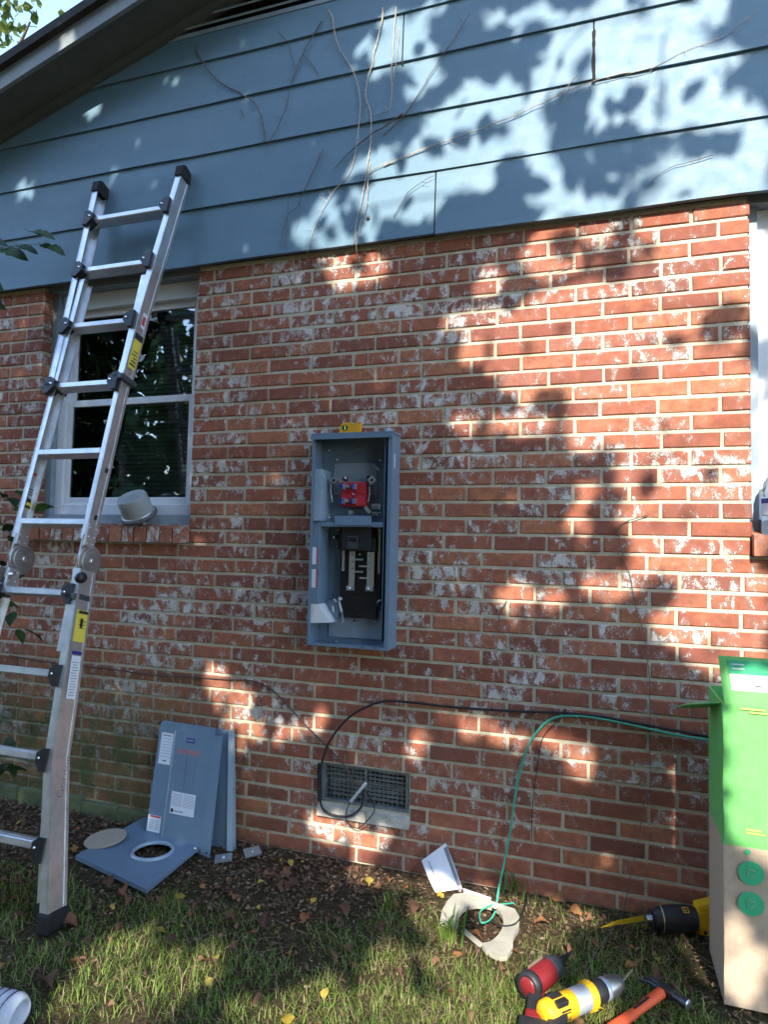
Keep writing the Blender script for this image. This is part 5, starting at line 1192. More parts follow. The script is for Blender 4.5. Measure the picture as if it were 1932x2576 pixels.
# ================================================================== DEAD VINES
def vine(label, paths, r=.0022, mat='vine_tan', knots=True):
    p0 = paths[0][0]; T_ = thing('dead_vine', label, 'vine', p0, group='dead vines on the wall')
    for k, pts in enumerate(paths):
        sp = smoothpath(pts, 7)
        sp = [p + Vector((noise.noise(p * 19) * .0035, 0, noise.noise(p * 23 + Vector((5, 0, 0))) * .0035)) for p in sp]
        b = MB(); b.tube(sp, lambda f, r=r: r * (1 - .55 * f) * (1 if k == 0 else .75), 6); vo = b.build('stem' if k == 0 else 'side_twig', m[mat], T_)
        if len(sp) < 20: continue
        b = MB()                                                    # hair-fine rootlets and broken side shoots
        for q in range(4, len(sp) - 2, 3):
            if rnd.random() < .35: continue
            a = rnd.uniform(0, 6.28); l = rnd.uniform(.012, .05); d1 = Vector((math.cos(a), -.1 * rnd.random(), math.sin(a))) * l; d2 = Vector((math.cos(a + .7), 0, math.sin(a + .7))) * l * .6
            b.tube([sp[q], sp[q] + d1 * .6, sp[q] + d1 + d2 * .5], lambda f: .0010 * (1.1 - f), 4)
        if b.v: b.build('rootlets', m[mat], vo)['kind'] = 'stuff'
    return T_
S = -.048
vine('pale dead vine in the sun hanging above the split siding seam', [[(0.820, -0.044, 3.601), (0.819, -0.044, 3.545), (0.805, -0.047, 3.473), (0.791, -0.044, 3.427), (0.776, -0.044, 3.343), (0.762, -0.044, 3.309), (0.755, -0.047, 3.215), (0.776, -0.044, 3.151), (0.780, -0.044, 3.105), (0.780, -0.044, 3.006), (0.774, -0.047, 2.934), (0.759, -0.044, 2.838), (0.744, -0.044, 2.747), (0.728, -0.047, 2.680), (0.722, -0.044, 2.624), (0.730, -0.042, 2.536), (0.735, -0.012, 2.506), (0.759, -0.006, 2.461)], [(0.782, -0.044, 2.924), (0.774, -0.047, 2.850), (0.770, -0.044, 2.733), (0.743, -0.044, 2.658), (0.730, -0.044, 2.566)], [(0.769, -0.044, 2.869), (0.815, -0.047, 2.892), (0.876, -0.044, 2.908), (0.987, -0.044, 2.930), (1.144, -0.044, 2.961)]], .0032)
vine('pale dead vine at the top running down beside the right siding seam', [[(0.881, -0.044, 3.590), (0.876, -0.044, 3.459), (0.869, -0.044, 3.317), (0.872, -0.047, 3.201), (0.862, -0.044, 3.134), (0.808, -0.044, 3.132)], [(0.898, -0.044, 3.495), (0.892, -0.044, 3.373), (0.875, -0.044, 3.234)]], .0026)
vine('dead vine with a forked top left of the sunlit patches', [[(0.570, -0.044, 3.654), (0.587, -0.044, 3.611), (0.597, -0.044, 3.545), (0.626, -0.044, 3.458), (0.670, -0.044, 3.389), (0.697, -0.044, 3.326), (0.721, -0.044, 3.255), (0.729, -0.044, 3.180), (0.720, -0.044, 3.037), (0.705, -0.044, 2.947), (0.681, -0.044, 2.879), (0.618, -0.044, 2.823), (0.572, -0.044, 2.762), (0.539, -0.044, 2.694), (0.510, -0.044, 2.614), (0.497, -0.042, 2.565), (0.478, -0.010, 2.558)]], .0026)
vine('dark dead vine crossing the shaded siding left of the sunlit patches', [[(0.538, -0.044, 3.610), (0.490, -0.044, 3.548), (0.445, -0.044, 3.473), (0.415, -0.044, 3.397), (0.386, -0.044, 3.323), (0.376, -0.044, 3.258), (0.335, -0.044, 3.167), (0.278, -0.044, 3.069)], [(0.443, -0.044, 3.473), (0.496, -0.044, 3.418), (0.532, -0.044, 3.357)], [(0.320, -0.044, 3.610), (0.371, -0.044, 3.543), (0.399, -0.044, 3.461), (0.418, -0.044, 3.397)]], .0024, 'vine_dark')
vine('dark twig wandering down the shaded siding above the ladder top', [[(-0.113, -0.044, 3.643), (-0.086, -0.044, 3.568), (-0.057, -0.044, 3.527), (0.009, -0.044, 3.445), (0.099, -0.044, 3.380), (0.186, -0.044, 3.320), (0.241, -0.044, 3.243), (0.263, -0.044, 3.163), (0.276, -0.044, 3.070)], [(0.139, -0.044, 3.279), (0.158, -0.044, 3.238)]], .0034, 'vine_dark')
vine('thin dead vine strands hanging low on the siding above the brick top', [[(0.560, -0.044, 3.018), (0.522, -0.044, 2.936), (0.480, -0.044, 2.859), (0.442, -0.044, 2.774), (0.394, -0.044, 2.739), (0.364, -0.044, 2.595)], [(0.400, -0.044, 2.827), (0.394, -0.044, 2.735), (0.389, -0.044, 2.596)], [(0.459, -0.044, 2.810), (0.453, -0.044, 2.726), (0.435, -0.044, 2.666)]], .0022, 'vine_dark')
vine('short thick dead twig slanting across the siding below the small vine knot', [[(0.922, -0.044, 3.112), (0.841, -0.044, 3.067), (0.779, -0.044, 3.043), (0.712, -0.044, 3.002), (0.664, -0.044, 2.965), (0.620, -0.044, 2.922)]], .0036, 'vine_dark')
vine('long thin twig rising from the middle of the siding towards the upper right seam', [[(0.843, -0.044, 2.894), (0.967, -0.044, 2.929), (1.144, -0.044, 2.961), (1.258, -0.044, 2.983), (1.369, -0.044, 3.007), (1.460, -0.044, 3.033), (1.531, -0.044, 3.051), (1.592, -0.044, 3.086), (1.626, -0.044, 3.135)], [(1.531, -0.044, 3.051), (1.627, -0.044, 3.079), (1.754, -0.044, 3.098), (1.886, -0.044, 3.098), (2.013, -0.044, 3.141), (2.136, -0.044, 3.166), (2.257, -0.044, 3.242)]], .0026, 'vine_tan')
vine('dark dead vine slanting up to the top edge right of the pale vines', [[(0.840, -0.044, 3.026), (0.919, -0.044, 3.093), (0.972, -0.044, 3.153), (1.025, -0.044, 3.233), (1.060, -0.044, 3.286), (1.102, -0.044, 3.342), (1.146, -0.044, 3.396), (1.203, -0.044, 3.482)], [(0.892, -0.044, 2.665), (0.950, -0.044, 2.756), (1.020, -0.044, 2.801), (1.069, -0.044, 2.817)]], .0026, 'vine_dark')
vine('small twig lying on the lowest siding board near the right window', [[(2.104, -0.044, 2.728), (2.035, -0.044, 2.714), (1.965, -0.044, 2.704), (1.918, -0.044, 2.677), (1.886, -0.044, 2.646)]], .0018, 'vine_dark')
vine('long dark vine trailing down the right of the brick wall to the saw', [[(1.890, -0.008, 1.424), (1.829, -0.008, 1.402), (1.789, -0.008, 1.374), (1.791, -0.010, 1.331), (1.804, -0.008, 1.266), (1.825, -0.008, 1.205), (1.838, -0.010, 1.148), (1.849, -0.008, 1.082), (1.862, -0.010, 1.028), (1.884, -0.008, 0.950), (1.888, -0.010, 0.887), (1.896, -0.008, 0.821), (1.896, -0.012, 0.695), (1.895, -0.008, 0.584), (1.898, -0.008, 0.460), (1.875, -0.010, 0.373), (1.863, -0.012, 0.279), (1.843, -0.012, 0.183), (1.827, -0.020, 0.110), (1.810, -0.030, 0.012), (1.771, -0.198, 0.030), (1.729, -0.320, 0.030), (1.700, -0.416, 0.025), (1.685, -0.494, 0.020)]], .0020, 'vine_dark')
vine('short curled dead twig on the bricks right of the electrical panel', [[(1.377, -0.008, 1.084), (1.355, -0.012, 1.036), (1.349, -0.012, 0.993), (1.365, -0.010, 0.958), (1.384, -0.008, 0.943)]], .0022, 'vine_dark')
vine('pale twig on the top brick courses above and left of the panel', [[(0.440, -0.008, 2.448), (0.419, -0.008, 2.402), (0.415, -0.008, 2.324)], [(0.781, -0.008, 2.111), (0.783, -0.008, 2.033), (0.820, -0.008, 1.991), (0.856, -0.008, 1.959)]], .0020, 'vine_tan')
vine('thin twig slanting over the sunlit upper bricks', [[(1.630, -0.008, 2.395), (1.513, -0.008, 2.363), (1.444, -0.008, 2.303), (1.388, -0.008, 2.254)]], .0016, 'vine_dark')
b = MB(); b.lathe([(0, -.008), (.006, -.006), (.008, 0), (.006, .006), (0, .008)], Matrix.Translation((0.777, -0.042, 2.682)) @ Matrix.Diagonal((1, .7, 1, 1)), 8); tag(b.build('seed_pod', m['vine_dark'], None, (0.777, -0.042, 2.682)), 'small dark dried seed pod hanging on the pale vine', 'seed pod')

# ================================================================== LEAVES
def leaf_mesh(name, mat, length=.09, width=.05, curl=.3, bend=.3, lobes=0, seed=0, seg=9):
    """one leaf along +Y, lying in XY, curled about its midrib, with an uneven rim and a stalk"""
    r_ = random.Random(seed); vs = []; fs = []; tw = r_.uniform(-.8, .8)
    for i in range(seg + 1):
        f = i / seg; w = width / 2 * max(.03, math.sin(math.pi * f ** .82)) ** .8
        if lobes: w *= 1 + .32 * math.sin(f * math.pi * 2 * lobes + .6)
        z = -bend * length * (f - .45) ** 2 * 1.1; sw = math.sin(f * 3.0 + seed) * width * .12
        for k, q in enumerate((-1, -.55, 0, .55, 1)):
            e = r_.uniform(-.12, .12) * w if abs(q) == 1 else 0
            cz = curl * w * q * q * (1 + tw * q) + r_.uniform(-.0012, .0012) + (.002 * math.sin(i * 2.2 + k) if abs(q) == 1 else 0)
            vs.append((q * w + e + sw, f * length + r_.uniform(-.0015, .0015), z + cz))
    for i in range(seg):
        for k in range(4): fs.append((5 * i + k, 5 * i + k + 1, 5 * i + 6 + k, 5 * i + 5 + k))
    n0 = len(vs); z0 = vs[2][2]; x0 = vs[2][0]; vs += [(x0 - .0008, 0, z0), (x0 + .0008, 0, z0), (x0 + .0006 + .004, -.3 * length, z0 + .004), (x0 - .0006 + .004, -.3 * length, z0 + .004)]; fs.append((n0, n0 + 1, n0 + 2, n0 + 3))
    me = bpy.data.meshes.new(name); me.from_pydata(vs, [], fs); me.materials.append(mat)
    for p in me.polygons: p.use_smooth = True
    return me

# sprig of living leaves reaching in from the left, close to the wall
T_ = thing('leafy_sprig', 'dark green leaves of a sprig reaching in front of the siding at the left edge', 'plant sprig', (-0.820, -0.500, 2.524))
b = MB(); b.tube(smoothpath([(-0.899, -0.500, 2.502), (-0.767, -0.500, 2.527), (-0.664, -0.500, 2.535), (-0.525, -0.500, 2.521), (-0.488, -0.500, 2.529)], 5), lambda f: .0016 * (1.2 - f), 5); b.build('twig', m['vine_dark'], T_)
sp_me = leaf_mesh('sprig_leaf', m['leaf_dark'], .105, .042, .25, .25, 0, 3)
for (a, c, roll) in (((-0.582, -0.500, 2.591), (-0.442, -0.500, 2.542), .7), ((-0.731, -0.500, 2.535), (-0.584, -0.500, 2.469), .6), ((-0.649, -0.500, 2.537), (-0.530, -0.500, 2.488), .5), ((-0.517, -0.500, 2.522), (-0.441, -0.500, 2.491), .6), ((-0.467, -0.500, 2.514), (-0.386, -0.500, 2.461), .8), ((-0.811, -0.500, 2.578), (-0.701, -0.500, 2.544), .6), ((-0.840, -0.500, 2.433), (-0.713, -0.500, 2.348), .5), ((-0.849, -0.500, 2.372), (-0.702, -0.500, 2.266), .9)):
    a, c = Vector(a), Vector(c); d = c - a; M = axes(a, c, (.15, -1, .75))   # Z along the leaf
    Mx = M @ Matrix(((1, 0, 0, 0), (0, 0, 1, 0), (0, 1, 0, 0), (0, 0, 0, 1)))    # mesh Y -> along
    o = bpy.data.objects.new('leaf', sp_me); COL.objects.link(o); o.parent = T_
    s_ = d.length / .105; o.matrix_local = MW[T_.name].inverted() @ Mx @ Matrix.Rotation(rnd.uniform(-.3, .3), 4, 'Y') @ Matrix.Diagonal((s_ * 1.15, s_, s_, 1))

# shrub at the left edge, behind and below the ladder
T_ = thing('shrub', 'dark green broadleaf shrub at the left edge behind the ladder', 'shrub', (-1.02, -.28, 0))
for k in range(5):
    b = MB(); x_ = -1.0 - .05 * k; b.tube(smoothpath([(-1.02, -.28, -.02), (x_, -.3 + .03 * k, .4), (x_ - .06 + .07 * (k % 3), -.3, .9 + .12 * k)], 5), lambda f: .009 * (1.1 - f), 6); b.build('stem', m['bark'], T_)
sh_me = [leaf_mesh('shrub_leaf', m['leaf_dark'], .11, .062, .2, .35, 0, 11), leaf_mesh('shrub_leaf', m['leaf_green'], .10, .055, .25, .3, 0, 12)]
r_ = random.Random(5)
for (c, n, sp) in (((-0.918, -0.300, 1.497), 7, .05), ((-0.947, -0.300, 1.351), 12, .075), ((-0.907, -0.300, 1.172), 9, .06), ((-0.912, -0.300, 1.014), 12, .07), ((-0.946, -0.300, 0.865), 6, .07), ((-0.609, -0.500, 0.355), 9, .045), ((-0.578, -0.500, 0.335), 5, .03)):
    for k in range(n):
        p = Vector(c) + Vector((r_.gauss(0, sp), r_.gauss(0, sp), r_.gauss(0, sp)))
        o = bpy.data.objects.new('leaf', sh_me[1 if r_.random() < .25 else 0]); COL.objects.link(o); o.parent = T_
        s_ = r_.uniform(.7, 1.1); o.matrix_local = MW[T_.name].inverted() @ Matrix.Translation(p) @ Euler((r_.uniform(-.9, .5), r_.uniform(-.6, .6), r_.uniform(0, 6.28))).to_matrix().to_4x4() @ Matrix.Scale(s_, 4)

# ---- fallen leaves, each lying loose on the ground
FL = {'brown': [leaf_mesh('fallen_leaf', m['leaf_litter_brown'], l, w, c, b_, lo, sd) for (l, w, c, b_, lo, sd) in ((.070, .042, .8, 1.0, 0, 21), (.08, .05, .6, .8, 2, 22), (.06, .034, 1.0, 1.3, 0, 23), (.07, .042, .5, .9, 1, 24))],
      'orange': [leaf_mesh('fallen_leaf', m['leaf_litter_orange'], l, w, c, b_, lo, sd) for (l, w, c, b_, lo, sd) in ((.055, .036, .4, .5, 0, 31), (.065, .045, .3, .6, 2, 32))],
      'yellow': [leaf_mesh('fallen_leaf', m['leaf_litter_yellow'], .06, .038, .3, .4, 0, 41), leaf_mesh('fallen_leaf', m['leaf_litter_yellow'], .075, .05, .25, .5, 2, 42)]}
FLOOK = {'brown': ('large curled brown fallen leaf', 'small curled brown fallen leaf'), 'orange': ('large rusty orange fallen leaf', 'small rusty orange fallen leaf'), 'yellow': ('large yellow fallen leaf', 'small yellow fallen leaf')}
ZONES = [(-.75, -.35, 'behind the ladder at the left edge'), (-.35, -.55, 'between the ladder foot and the meter cover'), (-.1, -.62, 'in front of the grey meter cover'), (.15, -.95, 'right of the ladder foot'), (.3, -.35, 'on the soil near the closing plates'), (.42, -.12, 'against the wall left of the crawl space vent'), (.6, -.6, 'on bare soil in the middle of the yard'), (.85, -.2, 'on the soil below the crawl space vent'), (.55, -1.1, 'in the sunlit grass at the lower left'), (1.0, -.75, 'in the grass at the bottom centre'), (1.1, -.4, 'left of the broken collar'), (1.35, -.1, 'at the wall base behind the broken collar'), (1.4, -.6, 'between the collar and the impact driver'), (1.65, -.2, 'at the wall base near the saw blade'), (1.75, -.42, 'in the grass above the drill'), (1.95, -.6, 'beside the hammer'), (1.9, -.2, 'under the reciprocating saw'), (1.5, -1.0, 'below the impact driver at the bottom edge'), (2.0, -1.0, 'in front of the green carton')]
OBST = [((-.04, -.31), .27), ((.03, -.12), .22), ((1.33, -.28), .16), ((2.28, -.30), .32), ((1.15, -.09), .07), ((.0, -.81), .10), ((-.75, -.81), .08), ((.29, -.2), .05), ((.37, -.12), .05)]
def free(x, y, pad=0.0): return all((x - c[0]) ** 2 + (y - c[1]) ** 2 > (r + pad) ** 2 for c, r in OBST)
def fallen(x, y, kind, s=1.0, rz=None, tilt=.35):
    o = bpy.data.objects.new('fallen_leaf', r_.choice(FL[kind])); COL.objects.link(o)
    z = gz(x, y) + .012 + r_.uniform(0, .012)
    o.matrix_world = Matrix.Translation((x, y, z)) @ Euler((r_.uniform(-tilt, tilt), r_.uniform(-tilt, tilt), r_.uniform(0, 6.28) if rz is None else rz)).to_matrix().to_4x4() @ Matrix.Scale(s, 4)
    zn = min(ZONES, key=lambda q: (q[0] - x) ** 2 + (q[1] - y) ** 2)[2]
    tag(o, FLOOK[kind][0 if s > .55 else 1] + ' ' + zn, 'fallen leaf', kind + ' fallen leaves'); return o
for (p, kind, s) in (((0.003, -0.525, 0.000), 'brown', 1.3), ((0.084, -0.547, 0.000), 'brown', 1.1), ((0.254, -0.465, 0.000), 'yellow', 1.2), ((0.294, -0.494, 0.000), 'orange', .8), ((0.209, -0.499, 0.000), 'brown', 1.0), ((0.477, -0.448, 0.000), 'orange', 1.2), ((0.530, -0.212, 0.000), 'orange', .8), ((0.612, -0.523, 0.000), 'brown', 1.1), ((0.633, -0.860, 0.000), 'yellow', .8), ((0.607, -0.759, 0.000), 'yellow', .8), ((0.992, -0.822, 0.000), 'yellow', .8), ((0.910, -0.910, 0.000), 'yellow', .9), ((0.021, -0.789, 0.000), 'brown', 1.1), ((0.191, -0.921, 0.000), 'brown', 1.0), ((-0.947, -0.019, -0.000), 'yellow', 1.0), ((0.179, -1.006, 0.000), 'brown', 1.1), ((1.182, -0.147, 0.000), 'yellow', .6), ((1.511, -0.223, 0.000), 'orange', 1.0), ((1.555, -0.006, 0.000), 'orange', 1.2), ((1.624, -0.064, 0.000), 'orange', 1.2), ((1.802, -0.359, 0.000), 'orange', .9), ((1.720, -0.268, 0.000), 'orange', .9), ((1.308, -0.349, 0.000), 'orange', 1.0), ((1.316, -0.466, 0.000), 'orange', 1.0), ((1.909, -0.354, 0.000), 'brown', 1.2), ((1.959, -0.370, 0.000), 'brown', 1.1), ((1.588, -0.473, 0.000), 'brown', 1.0), ((0.891, -0.388, 0.000), 'brown', .9), ((1.044, -0.439, 0.000), 'brown', 1.1), ((1.103, -0.308, 0.000), 'brown', 1.0), ((0.766, -0.480, 0.000), 'orange', 1.1), ((0.611, -0.294, 0.000), 'brown', 1.1), ((0.395, -0.394, 0.000), 'brown', 1.0), ((1.697, -0.612, 0.000), 'yellow', .8)):
    fallen(p[0], p[1], kind, s * .8)
cnt = 0; tries = 0
while cnt < 240 and tries < 4000:
    tries += 1; x = r_.uniform(-1.0, 2.3); y = -abs(r_.gauss(0, .55)) - .05
    if y < -1.35 or not free(x, y, .03): continue
    dens = .9 if x < .95 else .42
    if noise.noise(Vector((x * 2, y * 2, 8))) * .9 + dens < r_.random() * 1.1: continue
    fallen(x, y, r_.choices(('brown', 'orange', 'yellow'), (.74, .18, .08))[0], r_.uniform(.3, .66)); cnt += 1

# ---- loose litter too small to pick apart: crumbs, bark chips, pine straw
b = MB(); b.att = []
for k in range(15000):
    x = r_.uniform(-1.7, 3.4); y = -abs(r_.gauss(0, .6)) - .015
    if y < -2.2: continue
    z = gz(x, y) + .003; a = r_.uniform(0, 6.28); t = r_.random()
    if t < .4: L_, w_ = r_.uniform(.03, .09), r_.uniform(.0008, .0016)
    else: L_, w_ = r_.uniform(.005, .02), r_.uniform(.002, .008)
    d = Vector((math.cos(a), math.sin(a), r_.uniform(-.18, .18))) * L_ / 2; s_ = Vector((-math.sin(a), math.cos(a), r_.uniform(-.5, .5))) * w_ / 2; c = Vector((x, y, z + abs(d.z) + r_.uniform(0, .008)))
    b.add([c - d - s_, c + d * .9 - s_ * .6, c + d + s_, c - d * .8 + s_], [(0, 1, 2, 3)]); b.att.append(r_.random())
for k in range(4200):                                               # broken scraps of leaf, thickest near the wall and on the left
    x = r_.uniform(-1.7, 2.6); y = -abs(r_.gauss(0, .3)) - .02
    if y < -1.2 or (x > .9 and r_.random() < .7): continue
    a = r_.uniform(0, 6.28); L_, w_ = r_.uniform(.008, .026), r_.uniform(.006, .016); c = Vector((x, y, gz(x, y) + r_.uniform(.004, .014)))
    d = Vector((math.cos(a), math.sin(a), r_.uniform(-.4, .4))) * L_ / 2; s_ = Vector((-math.sin(a), math.cos(a), r_.uniform(-.6, .6))) * w_ / 2; u = Vector((0, 0, r_.uniform(.001, .006)))
    b.add([c - d, c - d * .3 + s_ + u, c + d * .6 + s_ * .8, c + d, c + d * .3 - s_ * .9 + u, c - d * .6 - s_ * .6, c], [(0, 1, 6, 5), (1, 2, 3, 6), (6, 3, 4, 5)]); q = r_.uniform(.1, .9); b.att += [q] * 3
o = b.build('leaf_litter', m['debris'], recalc=False); tag(o, 'fine brown litter of straw and crumbled leaves on the soil', 'litter', kind='stuff')

# ---- grass
def grass_density(x, y):
    n_ = noise.noise(Vector((x * 2.1, y * 2.1, 3.3))) * .55 + noise.noise(Vector((x * 6.5, y * 6.5, 7.7))) * .45
    near_wall = min(1, max(0, (-y - .12) / .45))
    right = min(1, max(0, (x - .75) / .7))
    base = -.14 + .7 * right + .42 * near_wall + (.34 if y < -.7 else 0) - (.25 if x < 1.0 and y > -.5 else 0)
    return max(0, min(1, (base + n_ * 1.15)))
b = MB(); b.att = []; gv = []; gf = []; ga = []; gm = []
cand = 0
while cand < 200000:
    cand += 1
    x = r_.uniform(-1.8, 3.6); y = r_.uniform(-2.1, -.03)
    if r_.random() > grass_density(x, y): continue
    if not free(x, y, -.01): continue
    z = gz(x, y) - .004; h = r_.uniform(.012, .044) * (1 + .5 * noise.noise(Vector((x * 3, y * 3, 0)))); w = r_.uniform(.0007, .0017); a = r_.uniform(0, 6.28)
    ln = r_.uniform(.25, 1.5) * h; dx, dy = math.cos(a) * ln, math.sin(a) * ln; px, py = -math.sin(a) * w, math.cos(a) * w
    n0 = len(gv); gv += [(x - px, y - py, z), (x + px, y + py, z), (x + dx * .35 + px * .8, y + dy * .35 + py * .8, z + h * .62), (x + dx * .35 - px * .8, y + dy * .35 - py * .8, z + h * .62), (x + dx, y + dy, z + h * r_.uniform(.75, 1.0))]
    gf += [(n0, n0 + 1, n0 + 2, n0 + 3), (n0 + 3, n0 + 2, n0 + 4)]; q = r_.random(); ga += [q, q]; dr = 1 if r_.random() < .2 else 0; gm += [dr, dr]
b.add(gv, gf); b.att = ga; b.mi = gm
o = b.build('grass', [m['grass_blade'], m['dry_blade']], recalc=False); tag(o, 'patchy short green grass in front of the wall', 'grass', kind='stuff')
# ---- weed tufts at the foot of the wall
for (p, n, hh, lab_) in (((1.409, -0.001, 0.000), 26, .10, 'green weed tuft at the wall base right of the green wire'), ((1.011, -0.295, 0.000), 16, .07, 'small green weed tuft on bare soil below the crawl space vent'), ((1.265, -0.406, 0.000), 30, .11, 'dark grass clump left of the broken collar')):
    T_ = thing('weed_tuft', lab_, 'weed', (p[0], p[1], 0)); b = MB(); b.att = []
    for k in range(n):
        a = r_.uniform(0, 6.28); q = Vector((p[0] + r_.gauss(0, .018), p[1] + r_.gauss(0, .014), gz(p[0], p[1]))); h = hh * r_.uniform(.5, 1.1); d = Vector((math.cos(a), math.sin(a), 0)) * h * r_.uniform(.2, .8); w = Vector((-math.sin(a), math.cos(a), 0)) * r_.uniform(.002, .0042)
        pts = [q - w, q + w, q + d * .4 + w * 1.1 + Vector((0, 0, h * .7)), q + d * .4 - w * 1.1 + Vector((0, 0, h * .7)), q + d + Vector((0, 0, h * .85))]; b.add(pts, [(0, 1, 2, 3), (3, 2, 4)]); b.att += [r_.random()] * 2
    b.build('blades', m['grass_blade'], T_, recalc=False)

# ================================================================== TREES
def leaf_cloud(pts, L0, W0, rg, up=.3):
    b = MB(); vs = []; fs = []; at = []
    for p in pts:
        n_ = Vector((rg.gauss(0, 1), rg.gauss(0, 1), rg.gauss(0, 1) + up)).normalized(); t = n_.orthogonal().normalized(); t.rotate(Matrix.Rotation(rg.uniform(0, 6.28), 3, n_)); s = n_.cross(t); l = L0 * rg.uniform(.5, 1.25); w = W0 * l / L0 * rg.uniform(.75, 1.2); k = len(vs)
        vs += [p - t * l * .5, p - t * l * .12 + s * w * .5 + n_ * w * .12, p + t * l * .5, p - t * l * .12 - s * w * .5 + n_ * w * .12, p + t * l * .22 + s * w * .36, p + t * l * .22 - s * w * .36]
        fs += [(k, k + 1, k + 4, k + 2, k + 5, k + 3)]; at.append(rg.random())
    b.add(vs, fs, False); b.att = at; return b
def limb(name, pts, r0, r1, parent, n=8):
    b = MB(); b.tube(smoothpath(pts, 6), lambda f: r0 + (r1 - r0) * f, n); return b.build(name, m['bark'], parent)

# tree beyond the eave, seen over the roof edge in the upper left corner
TC = Vector((-6.45, 3.5, 7.8)); rg = random.Random(9)
T_ = thing('autumn_tree', 'tree with yellowing green leaves showing above the roof edge in the upper left', 'tree', (-6.4, 3.9, 0))
limb('trunk', [(-6.4, 3.9, -.1), (-6.35, 3.85, 3), (-6.1, 3.75, 5.6), (-5.8, 3.65, 7.2)], .19, .07, T_)
for k in range(7):
    a = k * .9; q = TC + Vector((math.cos(a) * 1.3, math.sin(a) * 1.1, .5 * math.sin(k * 2.1))); limb('limb', [(-6.0, 3.72, 6.0 + .15 * k), (Vector((-6.0, 3.72, 6.4)) + q) / 2 + Vector((0, 0, .2)), q], .045, .012, T_, 6)
pts = []
for k in range(52):
    c = TC + Vector((rg.gauss(0, .8), rg.gauss(0, .8), rg.gauss(0, .75)))
    pts += [c + Vector((rg.gauss(0, .2), rg.gauss(0, .2), rg.gauss(0, .16))) for _ in range(34)]
leaf_cloud(pts, .17, .11, rg).build('crown', m['leaf_autumn'], T_, recalc=False)

# shade tree behind the viewpoint: its leaves throw the dapples on the wall.  Openings in the crown let the sun through.
LIT_WALL = [
    (1.89, 3.30, 0.225, 0.139), (1.77, 3.15, 0.133, 0.084), (2.02, 3.06, 0.171, 0.063), (1.60, 3.31, 0.070, 0.058), (1.43, 3.40, 0.070, 0.035), (1.28, 3.44, 0.042, 0.036), (0.90, 3.47, 0.093, 0.084), (0.80, 3.36, 0.077, 0.063), (0.97, 3.27, 0.082, 0.093), (1.02, 3.52, 0.061, 0.029), (0.87, 2.89, 0.194, 0.057), (0.69, 2.69, 0.170, 0.087), (0.98, 2.73, 0.097, 0.091), (0.53, 2.63, 0.100, 0.055), (1.15, 2.99, 0.116, 0.100), (1.27, 3.09, 0.104, 0.075), (1.38, 2.96, 0.077, 0.107), (1.23, 2.77, 0.085, 0.069), (1.48, 2.85, 0.054, 0.061), (1.53, 2.67, 0.081, 0.053), (1.72, 2.94, 0.044, 0.056), (1.94, 2.91, 0.099, 0.058), (2.10, 2.87, 0.077, 0.074), (2.24, 2.74, 0.059, 0.095), (2.00, 2.64, 0.170, 0.071), (2.20, 2.59, 0.074, 0.045), (1.53, 3.15, 0.054, 0.077), (-0.72, 3.44, 0.047, 0.054), (-1.14, 3.08, 0.047, 0.033),
    (0.71, 2.49, 0.117, 0.074), (0.64, 2.54, 0.065, 0.042), (1.28, 2.36, 0.056, 0.031), (1.64, 2.53, 0.153, 0.055), (1.95, 2.50, 0.187, 0.060), (2.14, 2.44, 0.120, 0.104), (2.02, 2.32, 0.168, 0.105), (1.72, 2.28, 0.165, 0.108), (1.48, 2.44, 0.043, 0.049), (1.19, 2.22, 0.104, 0.050), (1.41, 2.14, 0.061, 0.112), (1.62, 2.25, 0.082, 0.110), (1.77, 2.17, 0.131, 0.107), (1.95, 2.24, 0.079, 0.088), (1.64, 1.98, 0.101, 0.126), (1.89, 1.96, 0.188, 0.131), (2.14, 1.88, 0.133, 0.118), (1.43, 1.94, 0.064, 0.048), (1.21, 2.08, 0.049, 0.034), (1.34, 2.02, 0.055, 0.038), (1.21, 1.78, 0.064, 0.038), (1.45, 1.77, 0.123, 0.051), (1.76, 1.79, 0.146, 0.088), (1.98, 1.73, 0.168, 0.119), (2.17, 1.68, 0.102, 0.149), (1.97, 1.56, 0.153, 0.102), (2.14, 1.44, 0.131, 0.132), (1.89, 1.43, 0.109, 0.102), (1.68, 1.41, 0.060, 0.074), (1.68, 1.51, 0.043, 0.035), (2.05, 1.24, 0.163, 0.099), (1.87, 1.22, 0.057, 0.068), (2.19, 1.12, 0.086, 0.129), (2.01, 1.06, 0.084, 0.076), (1.71, 1.15, 0.049, 0.038), (2.15, 0.94, 0.101, 0.055), (1.40, 1.10, 0.039, 0.047), (1.53, 1.09, 0.045, 0.032), (2.27, 2.34, 0.058, 0.202), (2.27, 1.77, 0.057, 0.230), (0.17, 0.61, 0.079, 0.049), (0.27, 0.50, 0.055, 0.060),
    (0.45, 0.48, 0.044, 0.031), (0.10, 0.67, 0.052, 0.061), (1.03, 0.49, 0.035, 0.047), (1.23, 0.60, 0.073, 0.032), (1.39, 0.57, 0.060, 0.028), (1.57, 0.57, 0.060, 0.031), (1.65, 0.49, 0.036, 0.044), (0.60, 0.54, 0.034, 0.031), (0.67, 0.11, 0.123, 0.041), (0.82, 0.09, 0.080, 0.037)]

